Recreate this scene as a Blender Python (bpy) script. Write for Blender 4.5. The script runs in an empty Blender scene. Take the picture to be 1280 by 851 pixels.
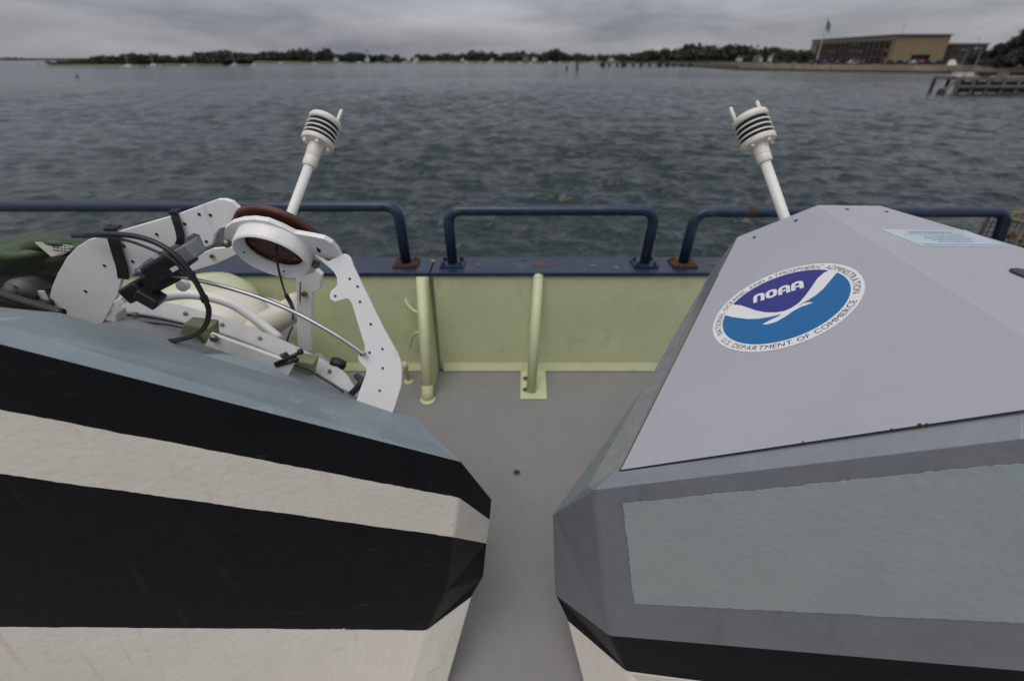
import bpy, bmesh, math, random
import numpy as np
from mathutils import Vector, Matrix

SC = bpy.context.scene
COL = SC.collection
V = Vector
rnd = random.Random(7)

# ------------------------------------------------------------------ camera
F_PX, CX, CY, HZ = 604.0, 640.0, 425.5, 75.0
PITCH = math.atan((CY - HZ) / F_PX)
CAM = V((0, 0, 1.8))
cd = bpy.data.cameras.new('camera')
cam = bpy.data.objects.new('camera', cd)
COL.objects.link(cam)
cam.location = CAM
cam.rotation_euler = (math.pi / 2 - PITCH, 0, 0)
cd.sensor_width = 36.0
cd.lens = 36.0 * F_PX / 1280.0
cd.clip_start = 0.02
cd.clip_end = 20000
cd.dof.use_dof = True
cd.dof.focus_distance = 1.08
cd.dof.aperture_fstop = 2.3
SC.camera = cam

# ------------------------------------------------------------------ world
SUN_AZ, SUN_EL = math.radians(200), math.radians(64)      # azimuth from +Y towards +X
w = bpy.data.worlds.new('World')
SC.world = w
w.use_nodes = True
nt = w.node_tree
nt.nodes.clear()
def N(t, **k):
    n = nt.nodes.new(t)
    for a, b in k.items():
        setattr(n, a, b)
    return n
def LK(a, b): nt.links.new(a, b)
def MATH(op, a, b=None, clamp=False):
    n = N('ShaderNodeMath', operation=op, use_clamp=clamp)
    for i, x in enumerate((a, b)):
        if x is None: continue
        if isinstance(x, (int, float)): n.inputs[i].default_value = x
        else: LK(x, n.inputs[i])
    return n.outputs[0]
out = N('ShaderNodeOutputWorld'); bg = N('ShaderNodeBackground')
tc = N('ShaderNodeTexCoord'); sep = N('ShaderNodeSeparateXYZ')
LK(tc.outputs['Generated'], sep.inputs[0])
sky = N('ShaderNodeTexSky', sky_type='NISHITA', sun_disc=False)
sky.sun_elevation = SUN_EL
sky.sun_rotation = SUN_AZ
zc = MATH('MAXIMUM', sep.outputs['Z'], 0.0)
n1 = N('ShaderNodeTexNoise'); n1.inputs['Scale'].default_value = 1.0; n1.inputs['Detail'].default_value = 7; n1.inputs['Roughness'].default_value = 0.56
n1.inputs['Distortion'].default_value = 0.25
mp = N('ShaderNodeMapping'); mp.inputs['Scale'].default_value = (3.0, 3.0, 15.0); mp.inputs['Location'].default_value = (0.35, 0.2, 0.55)
LK(tc.outputs['Generated'], mp.inputs[0]); LK(mp.outputs[0], n1.inputs['Vector'])
cr = N('ShaderNodeMapRange'); cr.inputs[1].default_value = 0.30; cr.inputs[2].default_value = 0.70
cr.inputs[3].default_value = 0.58; cr.inputs[4].default_value = 1.42
LK(n1.outputs['Fac'], cr.inputs[0])
# overcast luminance: zenith about three times the horizon, brighter round the veiled sun
grad = MATH('ADD', MATH('MULTIPLY', zc, 4.8), 2.70)
sd = V((math.sin(SUN_AZ) * math.cos(SUN_EL), math.cos(SUN_AZ) * math.cos(SUN_EL), math.sin(SUN_EL)))
dotn = N('ShaderNodeVectorMath', operation='DOT_PRODUCT')
LK(tc.outputs['Generated'], dotn.inputs[0]); dotn.inputs[1].default_value = sd
glow = MATH('POWER', MATH('MAXIMUM', dotn.outputs['Value'], 0.0), 5.0)
lum = MATH('MULTIPLY', MATH('ADD', grad, MATH('MULTIPLY', glow, 2.0)), cr.outputs[0])
mixc = N('ShaderNodeMix', data_type='RGBA')
LK(cr.outputs[0], mixc.inputs['Factor'])
mixc.inputs['A'].default_value = (0.70, 0.88, 1.26, 1); mixc.inputs['B'].default_value = (0.98, 0.995, 1.09, 1)
vm = N('ShaderNodeVectorMath', operation='SCALE')
LK(mixc.outputs['Result'], vm.inputs[0]); LK(lum, vm.inputs['Scale'])
fin = N('ShaderNodeMix', data_type='RGBA'); fin.inputs['Factor'].default_value = 0.92
LK(sky.outputs[0], fin.inputs['A']); LK(vm.outputs[0], fin.inputs['B'])
LK(fin.outputs['Result'], bg.inputs['Color'])
bg.inputs['Strength'].default_value = 0.11
LK(bg.outputs[0], out.inputs[0])

sl = bpy.data.lights.new('sun', 'SUN')
sl.energy = 1.3; sl.angle = math.radians(35); sl.color = (1.0, 0.94, 0.86)
so = bpy.data.objects.new('sun', sl); COL.objects.link(so)
so.rotation_euler = (-sd).to_track_quat('-Z', 'Y').to_euler()
so.location = (0, 0, 30)

SC.render.engine = 'CYCLES'
vs = SC.view_settings
vs.view_transform = 'Standard'; vs.look = 'None'; vs.exposure = -0.08; vs.gamma = 1.0
vs.use_curve_mapping = False

# ------------------------------------------------------------------ measuring helpers (photo pixel -> point at a known distance)
FW = V((0, math.cos(PITCH), -math.sin(PITCH))); DN = V((0, -math.sin(PITCH), -math.cos(PITCH)))
def ray(x, y): return V(((x - CX) / F_PX, 0, 0)) + DN * ((y - CY) / F_PX) + FW
def on(x, y, P, n):
    r = ray(x, y); t = (P - CAM).dot(n) / r.dot(n)
    return CAM + r * t
def at(x, y, Y): return on(x, y, V((0, Y, 0)), V((0, 1, 0)))
def atz(x, y, Z): return on(x, y, V((0, 0, Z)), V((0, 0, 1)))

# ------------------------------------------------------------------ materials
MATS = {}
def mat(name, col, rough=0.5, var=0.12, vscale=6.0, bump=0.0, bscale=80.0, metal=0.0, spec=0.5, col2=None, thr=None, coat=0.0, detail=4.0, bdist=0.004, stretch=None, scuffs=()):
    """painted / plastic / cloth surface: base colour broken up by noise, optional second colour patches (wear, rust), fine relief"""
    m = bpy.data.materials.new(name); m.use_nodes = True
    t = m.node_tree; b = t.nodes['Principled BSDF']
    tc = t.nodes.new('ShaderNodeTexCoord')
    vec = tc.outputs['Object']
    if stretch:
        mpn = t.nodes.new('ShaderNodeMapping'); mpn.inputs['Scale'].default_value = stretch
        t.links.new(vec, mpn.inputs[0]); vec = mpn.outputs[0]
    nz = t.nodes.new('ShaderNodeTexNoise'); nz.inputs['Scale'].default_value = vscale; nz.inputs['Detail'].default_value = detail; nz.inputs['Roughness'].default_value = 0.6
    t.links.new(vec, nz.inputs['Vector'])
    mr = t.nodes.new('ShaderNodeMapRange'); mr.inputs[1].default_value = 0.3; mr.inputs[2].default_value = 0.7
    mr.inputs[3].default_value = 1 - var; mr.inputs[4].default_value = 1 + var
    t.links.new(nz.outputs['Fac'], mr.inputs[0])
    sc = t.nodes.new('ShaderNodeVectorMath'); sc.operation = 'SCALE'
    sc.inputs[0].default_value = col
    t.links.new(mr.outputs[0], sc.inputs['Scale'])
    src = sc.outputs[0]
    if col2 is not None:
        n2 = t.nodes.new('ShaderNodeTexNoise'); n2.inputs['Scale'].default_value = thr[1]; n2.inputs['Detail'].default_value = 8; n2.inputs['Roughness'].default_value = 0.65
        t.links.new(vec, n2.inputs['Vector'])
        m2 = t.nodes.new('ShaderNodeMapRange'); m2.inputs[1].default_value = thr[0]; m2.inputs[2].default_value = thr[0] + thr[2]
        t.links.new(n2.outputs['Fac'], m2.inputs[0])
        mx = t.nodes.new('ShaderNodeMix'); mx.data_type = 'RGBA'
        t.links.new(m2.outputs[0], mx.inputs['Factor']); t.links.new(src, mx.inputs['A']); mx.inputs['B'].default_value = (*col2, 1)
        src = mx.outputs['Result']
    for sc_col, sc_map, sc_scale, sc_thr, sc_soft, sc_max in scuffs:     # marks with a shape of their own: drips, rubs, specks
        ms = t.nodes.new('ShaderNodeMapping'); ms.inputs['Scale'].default_value = sc_map; ms.inputs['Location'].default_value = (len(MATS) * .37, sc_scale * .11, .7)
        t.links.new(tc.outputs['Object'], ms.inputs[0])
        ns = t.nodes.new('ShaderNodeTexNoise'); ns.inputs['Scale'].default_value = sc_scale; ns.inputs['Detail'].default_value = 5; ns.inputs['Roughness'].default_value = .6
        t.links.new(ms.outputs[0], ns.inputs['Vector'])
        mm = t.nodes.new('ShaderNodeMapRange'); mm.inputs[1].default_value = sc_thr; mm.inputs[2].default_value = sc_thr + sc_soft; mm.inputs[4].default_value = sc_max
        t.links.new(ns.outputs['Fac'], mm.inputs[0])
        ml = t.nodes.new('ShaderNodeMix'); ml.data_type = 'RGBA'
        t.links.new(mm.outputs[0], ml.inputs['Factor']); t.links.new(src, ml.inputs['A']); ml.inputs['B'].default_value = (*sc_col, 1)
        src = ml.outputs['Result']
    t.links.new(src, b.inputs['Base Color'])
    rr = t.nodes.new('ShaderNodeMapRange'); rr.inputs[3].default_value = max(0.03, rough - 0.08); rr.inputs[4].default_value = min(1, rough + 0.08)
    t.links.new(nz.outputs['Fac'], rr.inputs[0]); t.links.new(rr.outputs[0], b.inputs['Roughness'])
    b.inputs['Metallic'].default_value = metal
    b.inputs['Specular IOR Level'].default_value = spec
    if coat: b.inputs['Coat Weight'].default_value = coat; b.inputs['Coat Roughness'].default_value = 0.15
    if bump:
        n3 = t.nodes.new('ShaderNodeTexNoise'); n3.inputs['Scale'].default_value = bscale; n3.inputs['Detail'].default_value = 3
        t.links.new(vec, n3.inputs['Vector'])
        bp = t.nodes.new('ShaderNodeBump'); bp.inputs['Strength'].default_value = bump; bp.inputs['Distance'].default_value = bdist
        t.links.new(n3.outputs['Fac'], bp.inputs['Height']); t.links.new(bp.outputs[0], b.inputs['Normal'])
    MATS[name] = m
    return m

mat('deck_grey', (0.225, 0.218, 0.212), 0.7, 0.06, 5, 0.35, 220, col2=(0.185, 0.178, 0.172), thr=(0.56, 5, 0.25), scuffs=[((.11, .085, .065), (1, 1, 1), 16, .74, .04, .7), ((.30, .295, .285), (3, 1, 1), 7, .64, .1, .4), ((.13, .125, .12), (1, 1, 1), 60, .70, .04, .6)])
mat('deck_edge_blue', (0.05, 0.07, 0.13), 0.6, 0.2, 12)
mat('mint_paint', (0.55, 0.58, 0.35), 0.42, 0.06, 5, 0.12, 40, col2=(0.405, 0.425, 0.26), thr=(0.56, 7, 0.2), scuffs=[((.30, .25, .12), (10, 10, .9), 1.5, .63, .12, .4), ((.33, .33, .22), (1, 1, 1), 22, .70, .06, .4)])
mat('blue_paint', (0.011, 0.024, 0.054), 0.38, 0.25, 14, 0.2, 90, col2=(0.11, 0.045, 0.018), thr=(0.69, 11, 0.04), scuffs=[((.06, .065, .075), (1, 1, 1), 9, .56, .12, .6)])
mat('rust', (0.042, 0.019, 0.012), 0.85, 0.5, 30, 0.6, 120, col2=(0.10, 0.042, 0.018), thr=(0.55, 26, 0.1))
mat('rust_spot', (0.13, 0.055, 0.026), 0.9, 0.4, 40, 0.5, 140)
mat('worn_yellow', (0.22, 0.17, 0.05), 0.8, 0.4, 40)
mat('cover_grey', (0.365, 0.365, 0.395), 0.45, 0.035, 3.0, 0.05, 240, col2=(0.32, 0.32, 0.36), thr=(0.60, 4, 0.2), scuffs=[((.26, .26, .27), (10, 10, 1.5), 1.6, .62, .15, .22), ((.16, .14, .12), (1, 1, 1), 46, .775, .02, .8), ((.46, .46, .48), (2, 7, 7), 5, .70, .05, .35)])
mat('hull_blue_grey', (0.175, 0.183, 0.20), 0.42, 0.05, 9, 0.4, 48, col2=(0.195, 0.202, 0.215), thr=(0.56, 8, 0.25), scuffs=[((.11, .11, .115), (9, 9, 1.5), 2.2, .58, .15, .4), ((.26, .26, .26), (2, 2, 10), 5, .69, .05, .5)])
mat('hull_grey_lip', (0.20, 0.217, 0.24), 0.45, 0.06, 14, 0.25, 60, col2=(0.225, 0.242, 0.262), thr=(0.56, 7, 0.25))
mat('hull_side_grey', (0.25, 0.255, 0.26), 0.26, 0.12, 12, 0.2, 50, stretch=(2, 2, 0.5))
mat('mint_patch', (0.30, 0.34, 0.328), 0.36, 0.05, 8, 0.38, 62, bdist=0.004, col2=(0.30, 0.36, 0.33), thr=(0.72, 20, 0.03), scuffs=[((.15, .16, .16), (1, 1, 1), 38, .775, .02, .8), ((.25, .29, .28), (3, 3, 3), 1.3, .52, .2, .35)])
mat('hull_white', (0.70, 0.655, 0.57), 0.38, 0.05, 7, 0.45, 58, bdist=0.0035, col2=(0.58, 0.54, 0.48), thr=(0.62, 7, 0.2), scuffs=[((.40, .33, .22), (16, 16, 1.4), 2.0, .60, .14, .35), ((.30, .28, .25), (1, 1, 1), 42, .72, .05, .5), ((.45, .43, .40), (1.2, 1.2, 9), 5, .66, .06, .5)])
mat('hull_navy', (0.004, 0.0045, 0.006), 0.36, 0.3, 16, 0.3, 50, spec=0.2, col2=(0.010, 0.010, 0.012), thr=(0.63, 34, 0.06), scuffs=[((.06, .06, .06), (1.5, 1.5, 12), 4, .66, .06, .45), ((.10, .10, .10), (1, 1, 1), 60, .76, .03, .7), ((.03, .03, .032), (10, 10, 1), 3, .60, .2, .5)])
mat('hull_black', (0.004, 0.004, 0.005), 0.34, 0.3, 20, 0.3, 50, spec=0.2, scuffs=[((.05, .05, .05), (1.5, 1.5, 12), 4, .66, .06, .4)])
mat('left_deck_grey', (0.20, 0.235, 0.25), 0.5, 0.12, 7, 0.25, 50, col2=(0.29, 0.34, 0.355), thr=(0.60, 9, 0.1), scuffs=[((.15, .17, .18), (1, 1, 1), 4, .60, .04, .5), ((.36, .38, .38), (2, 9, 9), 6, .69, .05, .5)])
mat('left_deck_pale', (0.25, 0.32, 0.33), 0.5, 0.1, 7, 0.25, 60)
mat('white_plate', (0.74, 0.73, 0.71), 0.4, 0.03, 8, 0.08, 90, col2=(0.62, 0.60, 0.56), thr=(0.70, 14, 0.08), scuffs=[((.50, .46, .40), (6, 6, 1), 5, .62, .1, .35), ((.35, .32, .28), (1, 1, 1), 70, .74, .03, .5)])
mat('white_plastic', (0.72, 0.71, 0.67), 0.4, 0.03, 12)
mat('sensor_cream', (0.70, 0.67, 0.60), 0.42, 0.05, 16)
mat('black_plastic', (0.012, 0.012, 0.013), 0.42, 0.3, 30, 0.15, 150)
mat('black_gap', (0.006, 0.006, 0.006), 0.8, 0.2, 20)
mat('black_strap', (0.012, 0.012, 0.012), 0.75, 0.3, 60, 0.5, 300)
mat('cable_black', (0.013, 0.013, 0.015), 0.45, 0.3, 60)
mat('brown_disc', (0.082, 0.026, 0.014), 0.5, 0.25, 20, 0.1, 100)
mat('rim_white', (0.55, 0.545, 0.52), 0.5, 0.10, 14, 0.2, 60, col2=(0.40, 0.38, 0.33), thr=(0.62, 14, 0.1))
mat('inner_grey', (0.20, 0.215, 0.225), 0.55, 0.2, 9)
mat('inner_olive', (0.21, 0.23, 0.11), 0.6, 0.25, 12, col2=(0.12, 0.12, 0.06), thr=(0.55, 16, 0.1))
mat('aluminium', (0.42, 0.42, 0.43), 0.38, 0.15, 25, metal=0.9)
mat('bolt_steel', (0.20, 0.18, 0.15), 0.4, 0.3, 60, metal=0.9)
mat('brass', (0.24, 0.18, 0.07), 0.4, 0.3, 40, metal=0.8)
mat('cream_grp', (0.63, 0.595, 0.50), 0.42, 0.06, 5, 0.1, 30, col2=(0.56, 0.50, 0.33), thr=(0.64, 8, 0.12))
mat('green_tarp', (0.032, 0.054, 0.020), 0.5, 0.25, 9, 0.4, 40)
mat('paper_label', (0.50, 0.47, 0.41), 0.6, 0.08, 20)
mat('motor_grey', (0.07, 0.07, 0.07), 0.5, 0.2, 15, 0.2, 60)
mat('decal_white', (0.72, 0.71, 0.70), 0.4, 0.02, 10)
mat('decal_navy', (0.030, 0.031, 0.20), 0.36, 0.03, 10, spec=0.25)
mat('decal_blue', (0.012, 0.125, 0.32), 0.36, 0.04, 10, spec=0.25)
mat('decal_black', (0.012, 0.012, 0.012), 0.5, 0.1, 20, spec=0.25)
mat('sticker_pale', (0.56, 0.66, 0.72), 0.25, 0.06, 14, coat=0.6)
mat('sticker_ink', (0.22, 0.28, 0.36), 0.5, 0.1, 20)
mat('sticker_blue', (0.25, 0.42, 0.55), 0.4, 0.1, 20)
mat('lichen', (0.20, 0.21, 0.12), 0.85, 0.5, 60, 0.5, 150, col2=(0.13, 0.12, 0.09), thr=(0.5, 40, 0.1))
mat('dark_cap', (0.03, 0.03, 0.033), 0.5, 0.2, 30)
mat('trap_brown', (0.17, 0.13, 0.08), 0.8, 0.4, 30)
mat('trap_net', (0.12, 0.13, 0.07), 0.9, 0.4, 30)
mat('ship_blue', (0.02, 0.04, 0.09), 0.4, 0.2, 3)
# far shore
mat('foliage_dark', (0.034, 0.044, 0.025), 0.8, 0.5, 0.25)
mat('foliage_olive', (0.042, 0.049, 0.024), 0.8, 0.5, 0.25)
mat('bark', (0.06, 0.045, 0.035), 0.9, 0.4, 2)
mat('sand', (0.12, 0.105, 0.08), 0.9, 0.3, 0.05)
mat('shore_grass', (0.07, 0.075, 0.035), 0.9, 0.4, 0.05)
mat('quay_stone', (0.20, 0.165, 0.11), 0.9, 0.3, 0.4, col2=(0.10, 0.085, 0.06), thr=(0.58, 0.6, 0.1))
mat('quay_wet', (0.045, 0.035, 0.022), 0.7, 0.4, 0.5)
mat('asphalt', (0.06, 0.06, 0.062), 0.9, 0.2, 0.2)
mat('brick_tan', (0.245, 0.18, 0.10), 0.85, 0.10, 0.5, col2=(0.195, 0.148, 0.085), thr=(0.5, 1.5, 0.3))
mat('concrete_tan', (0.20, 0.165, 0.11), 0.85, 0.1, 0.6)
mat('dark_window', (0.022, 0.020, 0.018), 0.25, 0.3, 0.3)
mat('mullion_brown', (0.09, 0.07, 0.05), 0.6, 0.2, 0.5)
mat('pale_blind', (0.22, 0.21, 0.18), 0.7, 0.2, 0.5)
mat('brick_red', (0.06, 0.042, 0.038), 0.9, 0.2, 0.5)
mat('roof_grey', (0.10, 0.10, 0.105), 0.8, 0.2, 0.5)
mat('house_white', (0.62, 0.61, 0.59), 0.8, 0.08, 0.4)
mat('house_shingle', (0.20, 0.18, 0.155), 0.85, 0.15, 0.6)
mat('boat_white', (0.62, 0.62, 0.62), 0.4, 0.05, 1)
mat('boat_cabin', (0.10, 0.12, 0.15), 0.3, 0.2, 1)
mat('pole_white', (0.45, 0.45, 0.45), 0.5, 0.05, 1)
mat('pole_grey', (0.20, 0.20, 0.20), 0.5, 0.05, 1)
mat('flag_red', (0.12, 0.03, 0.035), 0.8, 0.1, 1)
mat('flag_white', (0.33, 0.32, 0.32), 0.8, 0.1, 1)
mat('flag_blue', (0.03, 0.04, 0.14), 0.8, 0.1, 1)
mat('timber_pale', (0.15, 0.138, 0.118), 0.9, 0.25, 0.7)
mat('timber_dark', (0.04, 0.034, 0.028), 0.9, 0.3, 0.7)
mat('car_red', (0.12, 0.015, 0.015), 0.3, 0.1, 1)
mat('car_dark', (0.025, 0.028, 0.035), 0.3, 0.1, 1)
mat('car_white', (0.30, 0.30, 0.30), 0.3, 0.1, 1)
mat('car_blue', (0.03, 0.05, 0.12), 0.3, 0.1, 1)
mat('tyre', (0.015, 0.015, 0.015), 0.9, 0.2, 1)

def water_material():
    m = bpy.data.materials.new('water'); m.use_nodes = True
    t = m.node_tree; b = t.nodes['Principled BSDF']
    b.inputs['Base Color'].default_value = (0.013, 0.024, 0.024, 1)
    b.inputs['Roughness'].default_value = 0.10
    b.inputs['IOR'].default_value = 1.333
    tc = t.nodes.new('ShaderNodeTexCoord')
    mp = t.nodes.new('ShaderNodeMapping'); mp.inputs['Scale'].default_value = (0.62, 1.0, 1.0); mp.inputs['Rotation'].default_value = (0, 0, 0.22)
    t.links.new(tc.outputs['Object'], mp.inputs[0])
    prev = None
    for sc_, dist in ((11.0, 0.007), (4.0, 0.03), (1.5, 0.20), (0.5, 0.45)):
        n = t.nodes.new('ShaderNodeTexNoise'); n.inputs['Scale'].default_value = sc_; n.inputs['Detail'].default_value = 4; n.inputs['Roughness'].default_value = 0.55
        t.links.new(mp.outputs[0], n.inputs['Vector'])
        bp = t.nodes.new('ShaderNodeBump'); bp.inputs['Strength'].default_value = 1.0; bp.inputs['Distance'].default_value = dist
        t.links.new(n.outputs['Fac'], bp.inputs['Height'])
        if prev: t.links.new(prev, bp.inputs['Normal'])
        prev = bp.outputs[0]
    t.links.new(prev, b.inputs['Normal'])
    # wavelets too small to resolve far out on the bay spread the reflection
    ln = t.nodes.new('ShaderNodeVectorMath'); ln.operation = 'LENGTH'; t.links.new(tc.outputs['Object'], ln.inputs[0])
    mr = t.nodes.new('ShaderNodeMapRange'); mr.inputs[1].default_value = 60; mr.inputs[2].default_value = 300; mr.inputs[3].default_value = .09; mr.inputs[4].default_value = .15
    t.links.new(ln.outputs['Value'], mr.inputs[0]); t.links.new(mr.outputs[0], b.inputs['Roughness'])
    MATS['water'] = m
water_material()

# ------------------------------------------------------------------ mesh helpers
def finish(o, label=None, cat=None, group=None, kind=None):
    if label: o['label'] = label
    if cat: o['category'] = cat
    if group: o['group'] = group
    if kind: o['kind'] = kind
    return o
def parent_to(o, p):
    if p is not None:
        o.parent = p
        mw = Matrix.Translation(p.location)
        q = p.parent
        # only empties carry an offset; part meshes sit at the world origin
        if p.type != 'EMPTY' and q is not None: mw = Matrix.Identity(4)
        o.matrix_parent_inverse = mw.inverted() if p.type == 'EMPTY' else Matrix.Identity(4)
        if p.type != 'EMPTY':
            # parent is a mesh whose matrix_world is identity
            o.matrix_parent_inverse = Matrix.Identity(4)
def mesh(name, verts, faces, mats, parent=None, idx=None, smooth=False, bevel=0.0, bseg=2, angle=35):
    me = bpy.data.meshes.new(name)
    me.from_pydata([tuple(v) for v in verts], [], faces)
    if isinstance(mats, str): mats = [mats]
    for m in mats: me.materials.append(MATS[m])
    if idx is not None: me.polygons.foreach_set('material_index', idx)
    bm = bmesh.new(); bm.from_mesh(me); bmesh.ops.recalc_face_normals(bm, faces=bm.faces); bm.to_mesh(me); bm.free()
    if smooth: me.polygons.foreach_set('use_smooth', [True] * len(me.polygons))
    me.update()
    o = bpy.data.objects.new(name, me); COL.objects.link(o)
    if bevel:
        b = o.modifiers.new('bevel', 'BEVEL'); b.width = bevel; b.segments = bseg; b.limit_method = 'ANGLE'; b.angle_limit = math.radians(angle)
        b.harden_normals = False
    parent_to(o, parent)
    return o
def thing(name, label, cat, loc=(0, 0, 0), group=None):
    o = bpy.data.objects.new(name, None); COL.objects.link(o)
    o.location = loc; o.empty_display_size = 0.1
    return finish(o, label, cat, group)

class MB:
    """collects shapes for one mesh object"""
    def __init__(s): s.v = []; s.f = []; s.m = []
    def add(s, vs, fs, mi=0):
        k = len(s.v); s.v += [V(x) for x in vs]; s.f += [tuple(k + i for i in f) for f in fs]; s.m += [mi] * len(fs); return s
    def box(s, c, h, ax=None, mi=0):
        ax = ax or (V((1, 0, 0)), V((0, 1, 0)), V((0, 0, 1)))
        c = V(c); P = []
        for k in (-1, 1):
            for j in (-1, 1):
                for i in (-1, 1): P.append(c + ax[0] * (i * h[0]) + ax[1] * (j * h[1]) + ax[2] * (k * h[2]))
        return s.add(P, [(0, 2, 3, 1), (4, 5, 7, 6), (0, 1, 5, 4), (2, 6, 7, 3), (0, 4, 6, 2), (1, 3, 7, 5)], mi)
    def prism(s, pts, d, mi=0):
        n = len(pts); P = [V(p) for p in pts]; Q = [p + d for p in P]
        fs = [tuple(range(n)), tuple(range(2 * n - 1, n - 1, -1))] + [(i, (i + 1) % n, n + (i + 1) % n, n + i) for i in range(n)]
        return s.add(P + Q, fs, mi)
    def tube(s, path, r, seg=10, mi=0, cap=True):
        path = [V(p) for p in path]; n = len(path)
        rr = r if isinstance(r, (list, tuple)) else [r] * n
        vs = []; up = None
        for i, p in enumerate(path):
            d = (path[min(i + 1, n - 1)] - path[max(i - 1, 0)]).normalized()
            if up is None:
                up = V((0, 0, 1)) if abs(d.z) < 0.9 else V((1, 0, 0))
            a = d.cross(up)
            if a.length < 1e-5: a = d.orthogonal()
            a.normalize(); up = a.cross(d).normalized()
            for k in range(seg):
                t = 2 * math.pi * k / seg
                vs.append(p + (a * math.cos(t) + up * math.sin(t)) * rr[i])
        fs = []
        for i in range(n - 1):
            for k in range(seg):
                fs.append((i * seg + k, i * seg + (k + 1) % seg, (i + 1) * seg + (k + 1) % seg, (i + 1) * seg + k))
        if cap: fs.append(tuple(range(seg - 1, -1, -1))); fs.append(tuple((n - 1) * seg + k for k in range(seg)))
        return s.add(vs, fs, mi)
    def lathe(s, o, ax, prof, seg=32, mi=0, close=True):
        o = V(o); ax = V(ax).normalized(); a = ax.orthogonal().normalized(); b = ax.cross(a)
        vs = []
        for r, h in prof:
            for k in range(seg):
                t = 2 * math.pi * k / seg
                vs.append(o + ax * h + (a * math.cos(t) + b * math.sin(t)) * max(r, 1e-5))
        fs = []; n = len(prof)
        for i in range(n - 1):
            for k in range(seg): fs.append((i * seg + k, i * seg + (k + 1) % seg, (i + 1) * seg + (k + 1) % seg, (i + 1) * seg + k))
        if close: fs.append(tuple(range(seg - 1, -1, -1))); fs.append(tuple((n - 1) * seg + k for k in range(seg)))
        return s.add(vs, fs, mi)
    def build(s, name, mats, parent=None, **k):
        return mesh(name, s.v, s.f, mats, parent, idx=s.m, **k)

def smooth_path(pts, sub=8):
    P = [V(p) for p in pts]; P = [P[0] * 2 - P[1]] + P + [P[-1] * 2 - P[-2]]
    o = []
    for i in range(1, len(P) - 2):
        for k in range(sub):
            t = k / sub; a, b, c, d = P[i - 1:i + 3]
            o.append(0.5 * ((2 * b) + (c - a) * t + (2 * a - 5 * b + 4 * c - d) * t * t + (3 * b - a - 3 * c + d) * t ** 3))
    o.append(P[-2]); return o
def fillet(pts, r, sub=8):
    P = [V(p) for p in pts]; o = [P[0]]
    for i in range(1, len(P) - 1):
        a = (P[i - 1] - P[i]).normalized(); b = (P[i + 1] - P[i]).normalized()
        half = a.angle(b) / 2; d = r / math.tan(half)
        s, e = P[i] + a * d, P[i] + b * d
        for k in range(sub + 1):
            t = k / sub
            o.append(s * (1 - t) ** 2 + P[i] * 2 * t * (1 - t) + e * t * t)
    o.append(P[-1]); return o
def bolt(parent, p, n, r=0.009, h=0.008, m='bolt_steel', name='bolt'):
    return MB().lathe(p, n, [(r, -0.004), (r, h * 0.8), (r * 0.8, h)], 8).build(name, m, parent)

# ================================================================== WATER
def build_water():
    ZW = -1.8
    ang = np.radians(np.concatenate([np.linspace(-86, -58.5, 14), np.linspace(-58, 58, 800), np.linspace(58.5, 86, 14)]))
    na = len(ang)
    r = [2.5]
    while r[-1] < 8: r.append(r[-1] * 1.02)
    while r[-1] < 130: r.append(r[-1] * 1.0038)
    while r[-1] < 9000: r.append(r[-1] * 1.06)
    r = np.array(r)
    Rr, A = np.meshgrid(r, ang, indexing='ij')
    X = Rr * np.sin(A); Y = Rr * np.cos(A); Z = np.zeros_like(X)
    rg = np.random.RandomState(3)
    DX = np.zeros_like(X); DY = np.zeros_like(X)
    wind = math.radians(-99)          # wavelets run towards the ship, slightly across
    res = Rr * 0.0040
    NW = 100
    for i in range(NW):
        L = 0.24 * (2.0 / 0.24) ** ((i + rg.rand()) / NW)
        th = wind + rg.normal(0, 0.48)
        k = 2 * math.pi / L
        sl_ = 0.285 * math.sqrt(2 / NW) * (0.6 + 0.8 * rg.rand())       # equal slope per octave
        if L < .5: sl_ *= .75
        a = sl_ / k
        ph = rg.rand() * 6.283
        fade = np.clip((L / res - 2.5) / 3, 0, 1)
        arg = k * (X * math.cos(th) + Y * math.sin(th)) + ph
        Z += a * fade * np.sin(arg)
        DX += a * fade * 0.85 * math.cos(th) * np.cos(arg); DY += a * fade * 0.85 * math.sin(th) * np.cos(arg)
    # gusts make patches of rougher and calmer water
    g = 0.85 + 0.3 * np.sin(X * 0.11 + 1.3 * np.sin(Y * 0.07)) * np.sin(Y * 0.093 + 0.8 * np.sin(X * 0.05))
    Z *= g
    co = np.stack([X + DX, Y + DY, Z + ZW], -1).reshape(-1, 3)
    nr = len(r)
    i = np.arange(nr - 1)[:, None] * na + np.arange(na - 1)[None]
    f = np.stack([i, i + na, i + na + 1, i + 1], -1).reshape(-1, 4)
    me = bpy.data.meshes.new('water')
    me.vertices.add(len(co)); me.vertices.foreach_set('co', co.ravel())
    me.loops.add(f.size); me.loops.foreach_set('vertex_index', f.ravel().astype(np.int32))
    me.polygons.add(len(f)); me.polygons.foreach_set('loop_start', np.arange(0, f.size, 4, dtype=np.int32))
    me.polygons.foreach_set('loop_total', np.full(len(f), 4, dtype=np.int32))
    me.update(calc_edges=True); me.validate()
    me.polygons.foreach_set('use_smooth', [True] * len(me.polygons))
    me.materials.append(MATS['water'])
    o = bpy.data.objects.new('water', me); COL.objects.link(o)
    if me.polygons[0].normal.z < 0: me.flip_normals()
    finish(o, 'dark grey rippled harbour water reaching the far shore', None, kind='structure')
build_water()
ZW = -1.8

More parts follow.
